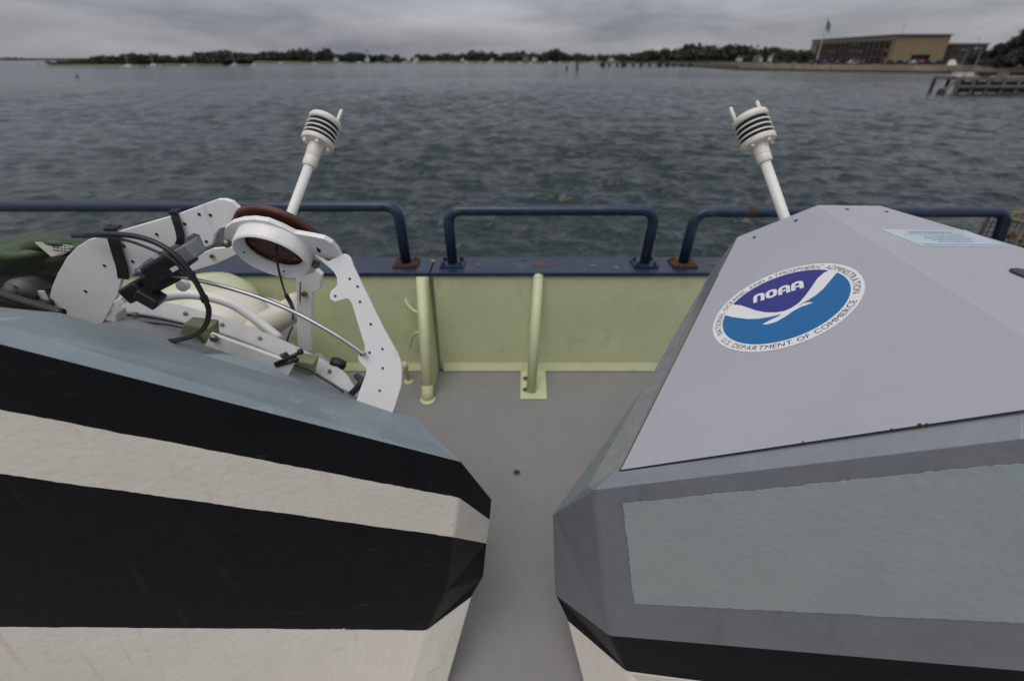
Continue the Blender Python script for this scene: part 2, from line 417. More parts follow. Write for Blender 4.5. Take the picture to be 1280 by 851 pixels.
# ================================================================== SHIP DECK AND BULWARK
YB = 2.71            # inner face of bulwark
ZC = 0.678           # underside of cap
def ship():
    d = MB().add([(-6, -3, 0), (6, -3, 0), (6, YB + .25, 0), (-6, YB + .25, 0), (-6, -3, -.02), (6, -3, -.02), (6, YB + .25, -.02), (-6, YB + .25, -.02)],
                 [(0, 1, 2, 3), (7, 6, 5, 4), (0, 4, 5, 1), (1, 5, 6, 2), (2, 6, 7, 3), (3, 7, 4, 0)]).build('deck', 'deck_grey')
    finish(d, 'grey painted steel deck of the ship', None, kind='structure')
    # small socket sunk in the deck
    c = atz(646, 591, 0.0)
    MB().lathe(c + V((0, 0, .001)), (0, 0, 1), [(.019, 0), (.019, .004), (.013, .0045), (.012, .002), (.0, .0015)], 20).build('socket_rim', 'bolt_steel', d)
    MB().lathe(c + V((0, 0, .0045)), (0, 0, 1), [(.0115, 0), (.0115, .0012)], 16).build('socket_hole', 'black_gap', d)
    MB().box((0, YB - .006, .003), (6, .012, .003)).build('edge_paint', 'deck_edge_blue', d)

    b = thing('bulwark', 'pale green steel bulwark with a rusty dark blue capping plate along the deck edge', 'bulwark', (0, YB, 0))
    xj = at(537, 335, YB).x
    # plate on each side of the stanchion joint, 3 mm gap
    for x0, x1 in ((-6, xj - .015), (xj + .015, 6)):
        MB().prism([(x0, YB, .006), (x1, YB, .006), (x1, YB, ZC), (x0, YB, ZC)], V((0, .012, 0))).build('plate', 'mint_paint', b, bevel=.004)
        # bottom flat bar leaning against the plate
        MB().prism([(x0 + .02, YB - .001, .055), (x0 + .02, YB - .004, .055), (x0 + .02, YB - .026, .006), (x0 + .02, YB - .001, .006)], V((x1 - x0 - .04, 0, 0))).build('kick_bar', 'mint_paint', b, bevel=.003)
    MB().box((0, YB + .055, .34), (6, .01, .336)).build('outer_plate', 'mint_paint', b)
    MB().box((0, YB + .262, -.6), (6, .01, 1.26)).build('hull_side', 'ship_blue', b)
    for x0, x1 in ((-6, xj - .004), (xj + .004, 6)):
        MB().box(((x0 + x1) / 2, YB + .12, ZC + .012), ((x1 - x0) / 2, .135, .012)).build('capping_plate', 'blue_paint', b, bevel=.004)
    # rust scars and plugged holes on the cap
    zt = ZC + .0245
    for px, py, rx, ry, m in ((597, 331, .024, .018, 'worn_yellow'), (742, 332, .026, .018, 'worn_yellow'), (680, 331, .07, .022, 'rust_spot'), (770, 334, .02, .012, 'worn_yellow'), (541, 326, .02, .03, 'worn_yellow'), (655, 326, .025, .012, 'rust'), (890, 331, .03, .015, 'rust_spot')):
        c = atz(px, py, zt); pts = []
        for k in range(18):
            t = 2 * math.pi * k / 18; q = rnd.uniform(.65, 1.1)
            pts.append(c + V((rx * q * math.cos(t), ry * q * math.sin(t), 0)))
        MB().prism(pts, V((0, 0, .0012))).build('rust_mark', m, b)
    for px, py in ((597, 331), (742, 332)):
        c = atz(px, py, zt + .001)
        MB().lathe(c, (0, 0, 1), [(.012, 0), (.012, .002)], 14).build('plug', 'brass', b)

    # central brace with foot plate
    br = thing('bulwark_brace', 'pale green pipe brace with a bolted foot plate at the middle of the bulwark', 'brace', atz(666, 488, 0))
    foot = atz(664, 489, 0.012); top = at(673, 347, YB - .03)
    MB().tube([foot, foot.lerp(top, .5), top + (top - foot) * .01], .030, 20).build('pipe', 'mint_paint', br, smooth=True)
    MB().lathe(top, top - foot, [(.03, 0), (.03, .006), (.02, .02), (.0, .024)], 20).build('pipe_end', 'mint_paint', br, smooth=True)
    q = [atz(651, 465, 0), atz(682, 465, 0), atz(684, 500, 0), atz(650, 500, 0)]
    for p in q: p.z = .0005
    MB().prism(q, V((0, 0, .014))).build('foot_plate', 'mint_paint', br, bevel=.006)
    for px, py in ((657.5, 474), (657.5, 488)):
        p = atz(px, py, .014)
        MB().lathe(p, (0, 0, 1), [(.016, 0), (.016, .004), (.010, .005), (.010, .018), (.006, .02)], 12).build('foot_bolt', 'inner_olive', br)
        MB().tube(smooth_path([p + V((-.018, 0, .012)), p + V((-.006, -.010, .02)), p + V((.012, -.006, .018))], 5), .005, 8).build('bolt_clip', 'dark_cap', br)

    # left stanchion with gusset and hooks
    st = thing('bulwark_stanchion', 'pale green pipe stanchion with web plate and two curved rope hooks', 'stanchion', atz(535, 500, 0))
    foot = atz(535, 501, 0.0); top = at(526.5, 346, YB - .05)
    MB().tube([foot, foot.lerp(top, .5), top], .031, 20).build('pipe', 'mint_paint', st, smooth=True)
    c2 = foot.lerp(top, .12)
    MB().tube([foot, foot.lerp(top, .07), c2, foot.lerp(top, .13)], [.036, .036, .034, .031], 20).build('foot_sleeve', 'mint_paint', st, smooth=True)
    MB().lathe(foot + V((0, 0, .0005)), (0, 0, 1), [(.05, 0), (.048, .012), (.036, .02)], 20).build('weld_collar', 'mint_paint', st, smooth=True)
    xg = foot.x + .012
    MB().prism([V((xg, foot.y + .02, .003)), V((xg, YB - .001, .003)), V((top.x + .025, YB - .001, ZC - .004)), V((top.x + .025, top.y + .01, ZC - .004))], V((.012, 0, 0))).build('web_plate', 'mint_paint', st, bevel=.002)
    for pts in (((524, 391), (517, 388), (510, 381), (506.5, 374)), ((526, 416), (520, 416), (515, 422), (512.5, 433))):
        MB().tube(smooth_path([at(x, y, YB - .12 + .02 * i) for i, (x, y) in enumerate(pts)], 6), .0085, 10).build('rope_hook', 'mint_paint', st, smooth=True)
    pin = thing('deck_pin', 'short pale green pin with rounded head standing on deck beside the stanchion', 'pin', atz(511, 477, 0))
    p = atz(511, 477, 0)
    MB().lathe(p, (0, 0, 1), [(.03, .0005), (.028, .008), (.014, .012)], 16).build('base_flange', 'mint_paint', pin)
    MB().lathe(p, (-.12, .1, 1), [(.014, .008), (.014, .10), (.02, .105), (.02, .125), (.016, .14), (.006, .146)], 16).build('shaft', 'mint_paint', pin, smooth=True)

    # guard rails
    YR = 2.835; ZT = ZC + .024
    def rail(label, posts, ztop, grp, rust):
        """posts: list of (bottom x, top x)"""
        r = thing('guard_rail', label, 'railing', (posts[0][0], YR, ZT), grp)
        (b0, t0), (b1, t1) = posts
        P = [V((b0, YR, ZT)), V((t0, YR, ztop)), V((t1, YR, ztop)), V((b1, YR, ZT))]
        MB().tube(fillet(P, .085, 8), .031, 18).build('pipe', 'blue_paint', r, smooth=True)
        for bx, ru in ((b0, rust[0]), (b1, rust[1])):
            m = 'rust' if ru else 'blue_paint'
            pl = MB().box((bx, YR, ZT + .007), (.075, .068, .007)).build('base_plate', m, r, bevel=.003)
            for dx in (-1, 1):
                for dy in (-1, 1):
                    bo = MB().lathe((bx + dx * .052, YR + dy * .046, ZT + .014), (0, 0, 1), [(.014, 0), (.014, .010), (.008, .011), (.008, .02)], 8).build('bolt', 'rust_spot' if ru else 'blue_paint', pl)
        return r
    zt = at(690, 263, YR).z
    grp = 'blue guard rails on the bulwark'
    rail('long dark blue pipe rail at left ending in a rusty foot', ((-4.4, -4.42), (at(508, 328, YR).x, at(497, 262, YR).x)), at(250, 258, YR).z, grp, (1, 1))
    rail('middle dark blue pipe rail standing on two clean feet', ((at(566, 330, YR).x, at(559, 262, YR).x), (at(805, 331, YR).x, at(820, 262, YR).x)), zt, grp, (0, 0))
    rr = rail('dark blue pipe rail behind the grey covered boat', ((at(853, 331, YR).x, at(870, 264, YR).x), (at(1232, 340, YR).x, at(1256, 270, YR).x)), at(1000, 265, YR).z, grp, (1, 1))
    p = at(940, 258, YR)
    MB().tube([(p.x - .02, YR, rr.location.z + (at(1000, 265, YR).z - ZT)), (p.x + .02, YR, at(1000, 265, YR).z)], .0314, 18).build('rust_sleeve', 'rust', rr)
ship()

# ================================================================== BOATS
def frame_pts(lst, P, n): return [on(x, y, P, n) for x, y in lst]

def loft(rings, band_mats, mats, name, parent, bevel=.009):
    """rings: list of closed rings (same count) from top to bottom; closes the bottom"""
    mb = MB(); n = len(rings[0])
    vs = [p for r in rings for p in r]; fs = []; idx = []
    for k in range(len(rings) - 1):
        for i in range(n):
            fs.append((k * n + i, k * n + (i + 1) % n, (k + 1) * n + (i + 1) % n, (k + 1) * n + i)); idx.append(band_mats[k])
    fs.append(tuple((len(rings) - 1) * n + i for i in range(n))); idx.append(band_mats[-1])
    return mesh(name, vs, fs, mats, parent, idx=idx, bevel=bevel, bseg=2, angle=12)

# ---------------------------------------------------------------- right boat
def ragged(quad, n, amp, seed):
    r = random.Random(seed); o = []
    for i in range(4):
        a, b = quad[i], quad[(i + 1) % 4]
        e = (b - a); L = e.length; m = max(4, int(L / n)); 
        nrm = (quad[2] - quad[0]).cross(quad[3] - quad[1]).normalized().cross(e).normalized()
        low = [r.uniform(-1, 1) for _ in range(m // 5 + 3)]
        for k in range(m):
            t = k / m; j = t * (len(low) - 2); w = low[int(j)] * (1 - j % 1) + low[int(j) + 1] * (j % 1)
            o.append(a + e * t + nrm * (amp * (0.7 * w + r.uniform(-.6, .6))))
    return o

def right_boat():
    root = thing('survey_boat', 'grey covered unmanned boat with round blue emblem at right', 'boat', (0.9, 1.2, 0), 'two unmanned boats on the deck')
    n = V((-.564, .09, .821)).normalized()
    dep = .18 / .1505
    Pc = CAM + ray(986.4, 386) * dep
    a = on(776, 587, Pc, n); bR = on(1280, 512, Pc, n); e = on(922, 296, Pc, n); r1 = on(1022, 256, Pc, n); r2 = on(1280, 417, Pc, n)
    dj = (bR - a); bf = a + dj * 1.13                         # ridge meets the front joint
    # flatter right-hand roof plane through the ridge
    t2 = at(1280, 310, 1.35)
    n2 = (r1 - r2).cross(t2 - r2).normalized()
    if n2.z < 0: n2 = -n2
    t1 = on(1100, 257, r2, n2)
    pz = lambda x_, y_: V((x_, y_, r2.z - (n2.x * (x_ - r2.x) + n2.y * (y_ - r2.y)) / n2.z))     # point on the right-hand slope
    t3 = pz(1.60, .88); b2 = pz(1.38, .46)
    ridge_f = r2 + (r2 - r1) * .24
    dirf = V((math.cos(math.radians(-26.5)), math.sin(math.radians(-26.5)), 0))
    nn = dirf.cross(V((0, 0, 1)))                             # faces the camera
    A0 = a + nn * .03
    # hull rings
    def fr(px, py): return on(px, py, A0, nn)
    lv = [((743, 612), (1280, 548), at(690, 645, .98)), ((762, 794), (1280, 838), at(693, 742, .96)), ((783, 838), (1280, 905), at(708, 774, .90))]
    rings = []
    tips = [V((1.09, 2.22, .98)), V((1.08, 2.16, .50)), V((1.08, 2.12, .36))]
    ends = [V((1.62, .62, .95)), V((1.58, .64, .55)), V((1.54, .66, .42))]
    mids = [V((1.30, .38, 1.24)), V((1.25, .40, .86)), V((1.22, .44, .70))]
    for (c, q, ch), tip, en, mi in zip(lv, tips, ends, mids):
        c = fr(*c); q = fr(*q)
        rings.append([c, c.lerp(q, .5), q, mi, en, tip, ch])
    lc = atz(732, 866, .03); l0 = lc - (rings[-1][-1] - rings[-1][0]); l0.z = .03
    low = [l0, V((.55, .66, .03)), V((.85, .60, .03)), V((1.1, .62, .03)), V((1.36, .8, .03)), V((1.08, 1.9, .03)), lc]
    rings.append(low)
    hull = loft(rings, [0, 1, 2, 2], ['hull_blue_grey', 'hull_black', 'hull_white'], 'hull', root)
    for p in hull.data.polygons:                               # side and chamfer of the grey band are a darker grey
        if p.material_index == 0 and (p.normal.x < -.55): pass
    # lip between cover joint and hull rim
    lipT = [a + V((-.012, .004, -.004)), a.lerp(bR, .5), bR, bf]
    lipT = [p + V((0, 0, -.006)) for p in lipT]
    lipB = [rings[0][0], rings[0][1], rings[0][2], rings[0][3]]
    ch0 = rings[0][6]
    m = MB()
    m.add(lipT + lipB, [(0, 1, 5, 4), (1, 2, 6, 5), (2, 3, 7, 6)])
    # corner facet running back along the side
    sb0 = at(734, 609, .83); sb1 = at(888, 341, 1.69)
    m.add([lipT[0], lipB[0], ch0, sb0], [(0, 1, 2, 3)])
    m.add([lipT[3], b2 + V((0, 0, -.006)), t3 + V((0, 0, -.006)), ends[0], mids[0]], [(0, 1, 4), (1, 3, 4), (1, 2, 3)])
    m.build('rim_lip', 'hull_grey_lip', root, bevel=.004)
    # deck below the cover and along the sides
    MB().add([sb0, ch0, tips[0], sb1], [(0, 1, 2, 3)]).build('side_deck', 'left_deck_grey', root)
    MB().add([sb1, tips[0], ends[0], V((1.55, 1.0, 1.1))], [(0, 1, 2, 3)]).build('fore_deck', 'left_deck_grey', root)
    # cover shell
    vs = [a, bf, ridge_f, r1, e, t1, t2, t3, b2, sb0, sb1]
    k = len(vs)
    backb = [V((e.x + .03, e.y + .06, 1.10)), V((r1.x + .02, r1.y + .14, 1.10)), V((t1.x, t1.y + .12, 1.10)), V((t2.x + .05, t2.y + .1, 1.05)), V((t3.x + .1, t3.y, 1.0)), V((b2.x + .04, b2.y - .04, 1.12))]
    vs += backb
    fs = [(0, 1, 2, 3, 4), (3, 2, 8, 7, 6, 5), (1, 8, 2), (4, 3, k + 1, k), (3, 5, k + 2, k + 1), (5, 6, k + 3, k + 2), (6, 7, k + 4, k + 3), (7, 8, k + 5, k + 4)]
    idx = [0] * len(fs)
    cover = mesh('cover', vs, fs, ['cover_grey'], root, idx=idx, bevel=.010, bseg=3, angle=14)
    mesh('cover_side', [a + V((-.002, 0, 0)), e + V((-.002, 0, 0)), sb1, sb0], [(0, 1, 2, 3)], 'hull_side_grey', root)
    # dark seam under the cover joint
    MB().tube([a + nn * .002 + V((0, 0, -.003)), bR + nn * .002 + V((0, 0, -.003)), bf + V((0, 0, -.003))], .0011, 6).build('seam', 'dark_cap', root)
    # screw heads along the upper edges of the cover
    for px, py in ((943, 297), (995, 276)):
        p = on(px, py, Pc, n); MB().lathe(p, n, [(.0055, -.001), (.0055, .002), (.003, .003)], 10).build('screw', 'dark_cap', root)
    for px, py in ((1059, 262), (1108, 265)):
        p = on(px, py, r2, n2); MB().lathe(p, n2, [(.006, -.001), (.006, .002), (.003, .003)], 10).build('screw', 'dark_cap', root)
    # round dark cap on the right slope
    p = on(1287, 346, r2, n2)
    MB().lathe(p, n2, [(.038, -.002), (.038, .005), (.033, .008), (.0, .009)], 32).build('vent_cap', 'dark_cap', root)
    # rust blisters at the joint
    for px, py, r in ((1115, 537.5, .0022), (1150, 532, .0035), (1159, 531, .0024), (1004, 553, .0018)):
        p = on(px, py, Pc, n); MB().lathe(p, nn, [(r, -.002), (r * .8, .002), (.0, .003)], 9).build('rust_spot', 'rust', root)
    # lichen stain at the corner of lip
    q = [lipT[0] + V((-.002, -.004, .001)), lipT[0].lerp(lipB[0], .8) + nn * .002, lipT[0].lerp(lipB[0], .8) + dirf * .03 + nn * .003 + V((0, 0, .012)), lipT[0] + dirf * .03 + nn * .002 + V((0, 0, .01))]
    # mint patch on the hull face, rolled on with a ragged edge
    q = [fr(779, 628), fr(1285, 577), fr(1285, 777), fr(793, 753)]
    q = [p + nn * .003 for p in q]
    pts = ragged(q, .007, .0022, 5)
    MB().prism(pts, -nn * .0022).build('paint_patch', 'mint_patch', root)
    # ---------------- emblem
    X = (on(870 + 725 / 5.333, 310 + 268 / 5.333, Pc, n) - on(870 + 380 / 5.333, 310 + 375 / 5.333, Pc, n)).normalized()
    Yd = n.cross(X)
    R = .1755; Pd = on(977.5, 382.5, Pc, n)
    def dec(u, v, h): return Pd + X * (u * R) + Yd * (v * R) + n * h
    def crop(pts): return [on(870 + x / 5.333, 310 + y / 5.333, Pc, n) for x, y in pts]
    def uv(p): d = p - Pd; return d.dot(X) / R, d.dot(Yd) / R
    disc = MB().prism([dec(math.cos(t), math.sin(t), .0005) for t in np.linspace(0, 2 * math.pi, 97)[:-1]], n * .0007).build('emblem_disc', 'decal_white', root)
    RI = .845
    def field(pts, name, m):
        P = []
        for p in crop(pts):
            u, v = uv(p); r = math.hypot(u, v)
            if r > .80: u, v = u * RI / r, v * RI / r          # outer arc follows the inner circle exactly
            P.append((u, v))
        # refine arc runs
        Q = []
        for i, (u, v) in enumerate(P):
            Q.append((u, v)); u2, v2 = P[(i + 1) % len(P)]
            if abs(math.hypot(u, v) - RI) < 1e-4 and abs(math.hypot(u2, v2) - RI) < 1e-4:
                t1, t2 = math.atan2(v, u), math.atan2(v2, u2); d = (t2 - t1 + math.pi) % (2 * math.pi) - math.pi
                for k in range(1, 6): Q.append((RI * math.cos(t1 + d * k / 6), RI * math.sin(t1 + d * k / 6)))
        MB().prism([dec(u, v, .0012) for u, v in Q], n * .0004).build(name, m, disc)
    field([(240, 378), (330, 315), (430, 255), (520, 213), (620, 175), (700, 157), (800, 143), (890, 148), (850, 170), (810, 205), (770, 265), (730, 320), (690, 365), (640, 400), (590, 422), (530, 432), (460, 430), (400, 418), (350, 400), (300, 384)], 'upper_field', 'decal_navy')
    field([(172, 462), (185, 453), (210, 453), (280, 468), (350, 476), (420, 474), (490, 462), (572, 444), (540, 462), (490, 485), (440, 512), (480, 511), (540, 493), (600, 458), (650, 423), (700, 395), (785, 367), (755, 362), (720, 370), (680, 388), (740, 355), (800, 318), (850, 275), (900, 215), (940, 168), (955, 163),
           (1000, 185), (1035, 230), (1045, 280), (1035, 335), (1000, 400), (930, 470), (850, 525), (740, 580), (600, 625), (450, 640), (330, 628), (240, 600), (190, 560), (165, 510), (164, 480)], 'wave_field', 'decal_blue')
    # lettering round the rim
    LM = MB()
    def glyph(ch):
        c = bpy.data.curves.new('glyph', 'FONT'); c.body = ch; c.size = 1.0; c.resolution_u = 3
        o = bpy.data.objects.new('glyph', c); COL.objects.link(o)
        me = bpy.data.meshes.new_from_object(o.evaluated_get(bpy.context.evaluated_depsgraph_get()))
        vs = [v.co.copy() for v in me.vertices]; fs = [tuple(p.vertices) for p in me.polygons]
        bpy.data.objects.remove(o); bpy.data.curves.remove(c); bpy.data.meshes.remove(me)
        return vs, fs
    cache = {}
    def ring_text(txt, t0, t1, rad, size, outward):
        ws = []
        for ch in txt:
            if ch not in cache and ch != ' ': cache[ch] = glyph(ch)
            if ch == ' ': ws.append(.34); continue
            xs = [v.x for v in cache[ch][0]]; ws.append(max(xs) - min(xs) + .13)
        tot = sum(ws); t = t0
        for ch, wd in zip(txt, ws):
            step = (t1 - t0) * wd / tot; mid = t + step / 2; t += step
            if ch == ' ': continue
            vs, fs = cache[ch]; xs = [v.x for v in vs]; cx = (max(xs) + min(xs)) / 2
            kx = abs(t1 - t0) * rad / tot * 1.0
            er = (math.cos(mid), math.sin(mid)); et = (-math.sin(mid), math.cos(mid))
            P = []
            for v in vs:
                lx = (v.x - cx) * kx; ly = (v.y - .35) * size
                if outward: u = er[0] * (rad + ly) - et[0] * lx; w_ = er[1] * (rad + ly) - et[1] * lx
                else: u = er[0] * (rad - ly) + et[0] * lx; w_ = er[1] * (rad - ly) + et[1] * lx
                P.append(dec(u, w_, .00145))
            LM.add(P, fs)
    def ang(x, y): u, v = uv(crop([(x, y)])[0]); return math.atan2(v, u)
    def unwrap(t, lo): 
        while t < lo: t += 2 * math.pi
        while t >= lo + 2 * math.pi: t -= 2 * math.pi
        return t
    s0 = unwrap(ang(128, 600), 0); s1 = unwrap(ang(1112, 300), -math.pi)
    ring_text('NATIONAL OCEANIC AND ATMOSPHERIC ADMINISTRATION', s0, s1, .915, .125, True)
    b0 = unwrap(ang(148, 628), 0); b1 = unwrap(ang(1100, 345), b0)
    ring_text('U.S. DEPARTMENT OF COMMERCE', b0, b1, .92, .125, False)
    LM.build('rim_lettering', 'decal_black', disc)
    # name in the dark field: rounded block letters
    NM = MB()
    def stroke(pts, wd):
        """thick polyline with mitred corners in emblem coordinates"""
        L, Rr = [], []
        for i, p in enumerate(pts):
            a0 = pts[max(i - 1, 0)]; c0 = pts[min(i + 1, len(pts) - 1)]
            d1 = V((p[0] - a0[0], p[1] - a0[1])) if i > 0 else None; d2 = V((c0[0] - p[0], c0[1] - p[1])) if i < len(pts) - 1 else None
            d1 = (d1 or d2).normalized(); d2 = (d2 or d1).normalized()
            nn1 = V((-d1.y, d1.x)); nn2 = V((-d2.y, d2.x)); m_ = (nn1 + nn2); m_ = m_ / max(.3, m_.length_squared) * 2 * .5 * 2 / 2
            m_ = (nn1 + nn2).normalized() / max(.5, (nn1 + nn2).normalized().dot(nn1))
            L.append((p[0] + m_.x * wd / 2, p[1] + m_.y * wd / 2)); Rr.append((p[0] - m_.x * wd / 2, p[1] - m_.y * wd / 2))
        n_ = len(pts)
        NM.add([dec(u, v, .0019) for u, v in L + Rr], [(i, i + 1, n_ + i + 1, n_ + i) for i in range(n_ - 1)])
    u0, v0 = uv(crop([(380, 375)])[0]); u1, v1 = uv(crop([(725, 268)])[0])
    ht = .20; cw = (u1 - u0) / 4.0; lw = .055
    def rr(x0, x1, y0, y1, r=.04, closed_bottom=True):
        p = [(x0, y0 + r), (x0, y1 - r), (x0 + r * .3, y1 - r * .3), (x0 + r, y1), (x1 - r, y1), (x1 - r * .3, y1 - r * .3), (x1, y1 - r), (x1, y0 + r)]
        if closed_bottom: p += [(x1 - r * .3, y0 + r * .3), (x1 - r, y0), (x0 + r, y0), (x0 + r * .3, y0 + r * .3), (x0, y0 + r)]
        return p
    for i, ch in enumerate('nOAA'):
        x0 = u0 + i * cw + .035; x1 = u0 + (i + 1) * cw - .035; y0 = v0 + .01; y1 = y0 + ht
        if ch == 'n': stroke([(x0, y0)] + rr(x0, x1, y0, y1, .04, False)[1:-1] + [(x1, y0)], lw)
        if ch == 'O': stroke(rr(x0, x1, y0 + lw / 2, y1, .045), lw)
        if ch == 'A':
            stroke([(x0, y0)] + rr(x0, x1, y0, y1, .05, False)[1:-1] + [(x1, y0)], lw); stroke([(x0, y0 + .085), (x1, y0 + .085)], lw * .75)
    NM.build('name_lettering', 'decal_white', disc)
    # ---------------- pale notice sticker on the right slope
    q = [on(x, y, r2, n2) + n2 * .0006 for x, y in ((1100, 287), (1206, 288), (1262, 309), (1153, 308))]
    stk = MB().prism(q, n2 * .0006).build('notice_sticker', 'sticker_pale', root)
    T = MB(); r_ = random.Random(2)
    def sp(s, t): return q[0] * (1 - s) * (1 - t) + q[1] * s * (1 - t) + q[2] * s * t + q[3] * (1 - s) * t
    for row, (t, s0, s1, hh) in enumerate(((.14, .22, .72, .085), (.30, .12, .80, .03), (.42, .28, .74, .04), (.52, .24, .78, .04), (.62, .28, .72, .04), (.72, .30, .70, .04))):
        s = s0
        while s < s1:
            wd = r_.uniform(.02, .06)
            T.add([sp(s, t) + n2 * .001, sp(min(s + wd, s1), t) + n2 * .001, sp(min(s + wd, s1), t + hh) + n2 * .001, sp(s, t + hh) + n2 * .001], [(0, 1, 2, 3)])
            s += wd + .015
    T.build('print_rows', 'sticker_ink', stk)
    MB().add([sp(0.05, .86) + n2 * .001, sp(.98, .86) + n2 * .001, sp(.98, .93) + n2 * .001, sp(0.05, .93) + n2 * .001], [(0, 1, 2, 3)]).build('print_stripe', 'sticker_blue', stk)
    return root
right_boat()

# ---------------------------------------------------------------- left boat
def left_boat():
    root = thing('survey_boat', 'open unmanned boat with black and white striped hull at left', 'boat', (-.9, 1.2, 0), 'two unmanned boats on the deck')
    A = at(576, 577, .85); E0 = at(0, 430, .68)
    d = (E0 - A); d.z = 0; d.normalize()
    nl = d.cross(V((0, 0, 1)));  nl = nl if nl.y < 0 else -nl
    def fr(px, py): return on(px, py, A, nl)
    lv = [((576, 577), (0, 430), (615, 625), .99), ((574, 622), (0, 512), (613, 650), .982), ((567, 671), (0, 592), (609, 679), .968), ((556, 740), (0, 737), (605, 720), .938), ((533, 787), (0, 783), (591, 744), .905)]
    rings = []; NF = 110
    zt = [.56, .50, .44, .38, .32]
    for k, (c, q, ch, Y) in enumerate(lv):
        c = fr(*c); q = fr(*q); x = c + (q - c) * 1.22
        far = V((-1.75, .95, x.z - .28)); tip = V((-.80 - .0 * k, 1.80, zt[k]))
        sidel = V((-1.45, 1.35, x.z - .34))
        jr = random.Random(k); fpts = []
        for i in range(1, NF):
            p_ = c.lerp(x, i / NF)
            if k in (1, 2, 4): p_.z += jr.uniform(-.0009, .0009) + .0011 * math.sin(i * .31 + k) * math.sin(i * .083 + 2 * k)
            fpts.append(p_)
        rings.append([c] + fpts + [x, far, sidel, tip, at(*ch, Y)])
    lc = atz(556, 866, .03); l0 = lc - (rings[-1][-1] - rings[-1][0]); l0.z = .03; l1 = V((-1.1, .60, .03))
    low = [l0] + [l0.lerp(l1, i / NF) for i in range(1, NF)] + [l1, V((-1.45, 1.0, .03)), V((-1.3, 1.3, .03)), V((-.8, 1.6, .03)), lc]
    rings.append(low)
    loft(rings, [0, 1, 0, 0, 1, 1], ['hull_navy', 'hull_white'], 'hull', root)
    # deck margin above the hull
    top = rings[0]
    crC = at(533, 549, .905); crE = at(0, 405, .715); crX = crE + (crE - crC) * .22
    bkC = at(518, 521, 1.00); bk1 = at(496, 515, 1.06); bkM = at(75, 391, .90); bkE = at(0, 384, .86); bkX = bkE + (bkE - bkM) * 1.2
    m = MB()
    m.add([top[0], fr(0, 430), top[NF], crC, crE, crX], [(0, 1, 4, 3), (1, 2, 5, 4)])
    m.add([crC, crE, crX, bkC, bk1, bkM, bkE, bkX], [(0, 3, 4, 5, 6, 1), (1, 6, 7, 2)])
    chm = top[-1]
    m.add([top[0], crC, bkC, chm, V((-.36, 1.3, .66)), V((-.42, 1.28, .68))], [(0, 1, 2, 3), (3, 2, 5, 4)])
    m.build('deck_margin', 'left_deck_grey', root, bevel=.006)
    # paler worn paint on the far left of the margin
    pq = [at(0, 386.5, .865), at(66, 391.5, .897), at(80, 396, .88), at(50, 409, .80), at(0, 403, .73)]
    MB().add([p + V((0, -.002, .003)) for p in pq], [(0, 1, 2, 3, 4)]).build('paint_patch', 'left_deck_pale', root)
    # inner walls and floor of the open well
    MB().add([bk1, bkM, bkE, bkX, bk1 + V((0, .02, -.3)), bkM + V((0, .02, -.4)), bkE + V((0, .02, -.4)), bkX + V((0, .02, -.4))], [(0, 1, 5, 4), (1, 2, 6, 5), (2, 3, 7, 6)]).build('well_wall', 'inner_grey', root)
    MB().add([V((-.30, 1.08, .74)), V((-.42, 1.30, .74)), V((-.80, 1.72, .74)), V((-1.4, 1.4, .86)), V((-1.6, 1.0, .95)), V((-.95, .92, .95))], [(0, 1, 2, 3, 4, 5)]).build('well_floor', 'inner_grey', root)
    # rounded lip of the hatch opening
    lp = smooth_path([at(252, 443, 1.03), at(285, 443, 1.06), at(320, 451, 1.08), at(355, 466, 1.075), at(383, 483, 1.06)], 5)
    lo = smooth_path([at(252, 444, 1.0), at(285, 453, 1.0), at(320, 464, 1.0), at(355, 476, 1.01), at(383, 486, 1.02)], 5)
    mesh('hatch_lip', lp + lo, [(i, i + 1, len(lp) + i + 1, len(lp) + i) for i in range(len(lp) - 1)], 'left_deck_pale', root, smooth=True)
    # white side panel with bolt, olive box behind
    q = [at(263, 417, 1.13), at(368, 455, 1.13), at(352, 486, 1.13), at(250, 447, 1.13)]
    pn = MB().prism(q, V((0, .012, 0))).build('side_panel', 'white_plate', root, bevel=.002)
    p = at(268, 422, 1.128); MB().lathe(p, (0, -1, 0), [(.011, 0), (.011, .006), (.007, .01)], 14).build('bolt', 'bolt_steel', pn)
    p = at(260.5, 436, 1.129); MB().lathe(p, (0, -1, 0), [(.0025, 0), (.0025, .0015)], 10).build('hole', 'black_gap', pn)
    MB().prism([at(228, 406, 1.16), at(262, 410, 1.16), at(265, 450, 1.16), at(215, 450, 1.16)], V((0, .05, 0))).build('equipment_box', 'inner_olive', root, bevel=.003)
    MB().prism([at(362, 450, 1.2), at(392, 455, 1.2), at(382, 500, 1.2), at(352, 490, 1.2)], V((0, .05, 0))).build('equipment_box', 'inner_olive', root, bevel=.003)
    # grey liner of the well below the flange
    path = smooth_path([at(128, 390, 1.20), at(150, 381, 1.22), at(200, 386, 1.27), at(250, 398, 1.30), at(300, 414, 1.31), at(350, 434, 1.30), at(400, 458, 1.27), at(427, 474, 1.23), at(440, 492, 1.19)], 6)
    n_ = len(path); ua = [p + V((0, .0, -.024)) for p in path]; ub = [bkM.lerp(bk1, i / (n_ - 1)) + V((0, .03, -.06)) for i in range(n_)]
    mesh('well_liner', ua + ub, [(i, i + 1, n_ + i + 1, n_ + i) for i in range(n_ - 1)], 'inner_grey', root, smooth=True)
    # curved flange sweeping round the hatch
    path = smooth_path([at(128, 390, 1.20), at(150, 381, 1.22), at(200, 386, 1.27), at(250, 398, 1.30), at(300, 414, 1.31), at(350, 434, 1.30), at(400, 458, 1.27), at(427, 474, 1.23), at(440, 492, 1.19)], 6)
    mb = MB(); n_ = len(path); vs = []
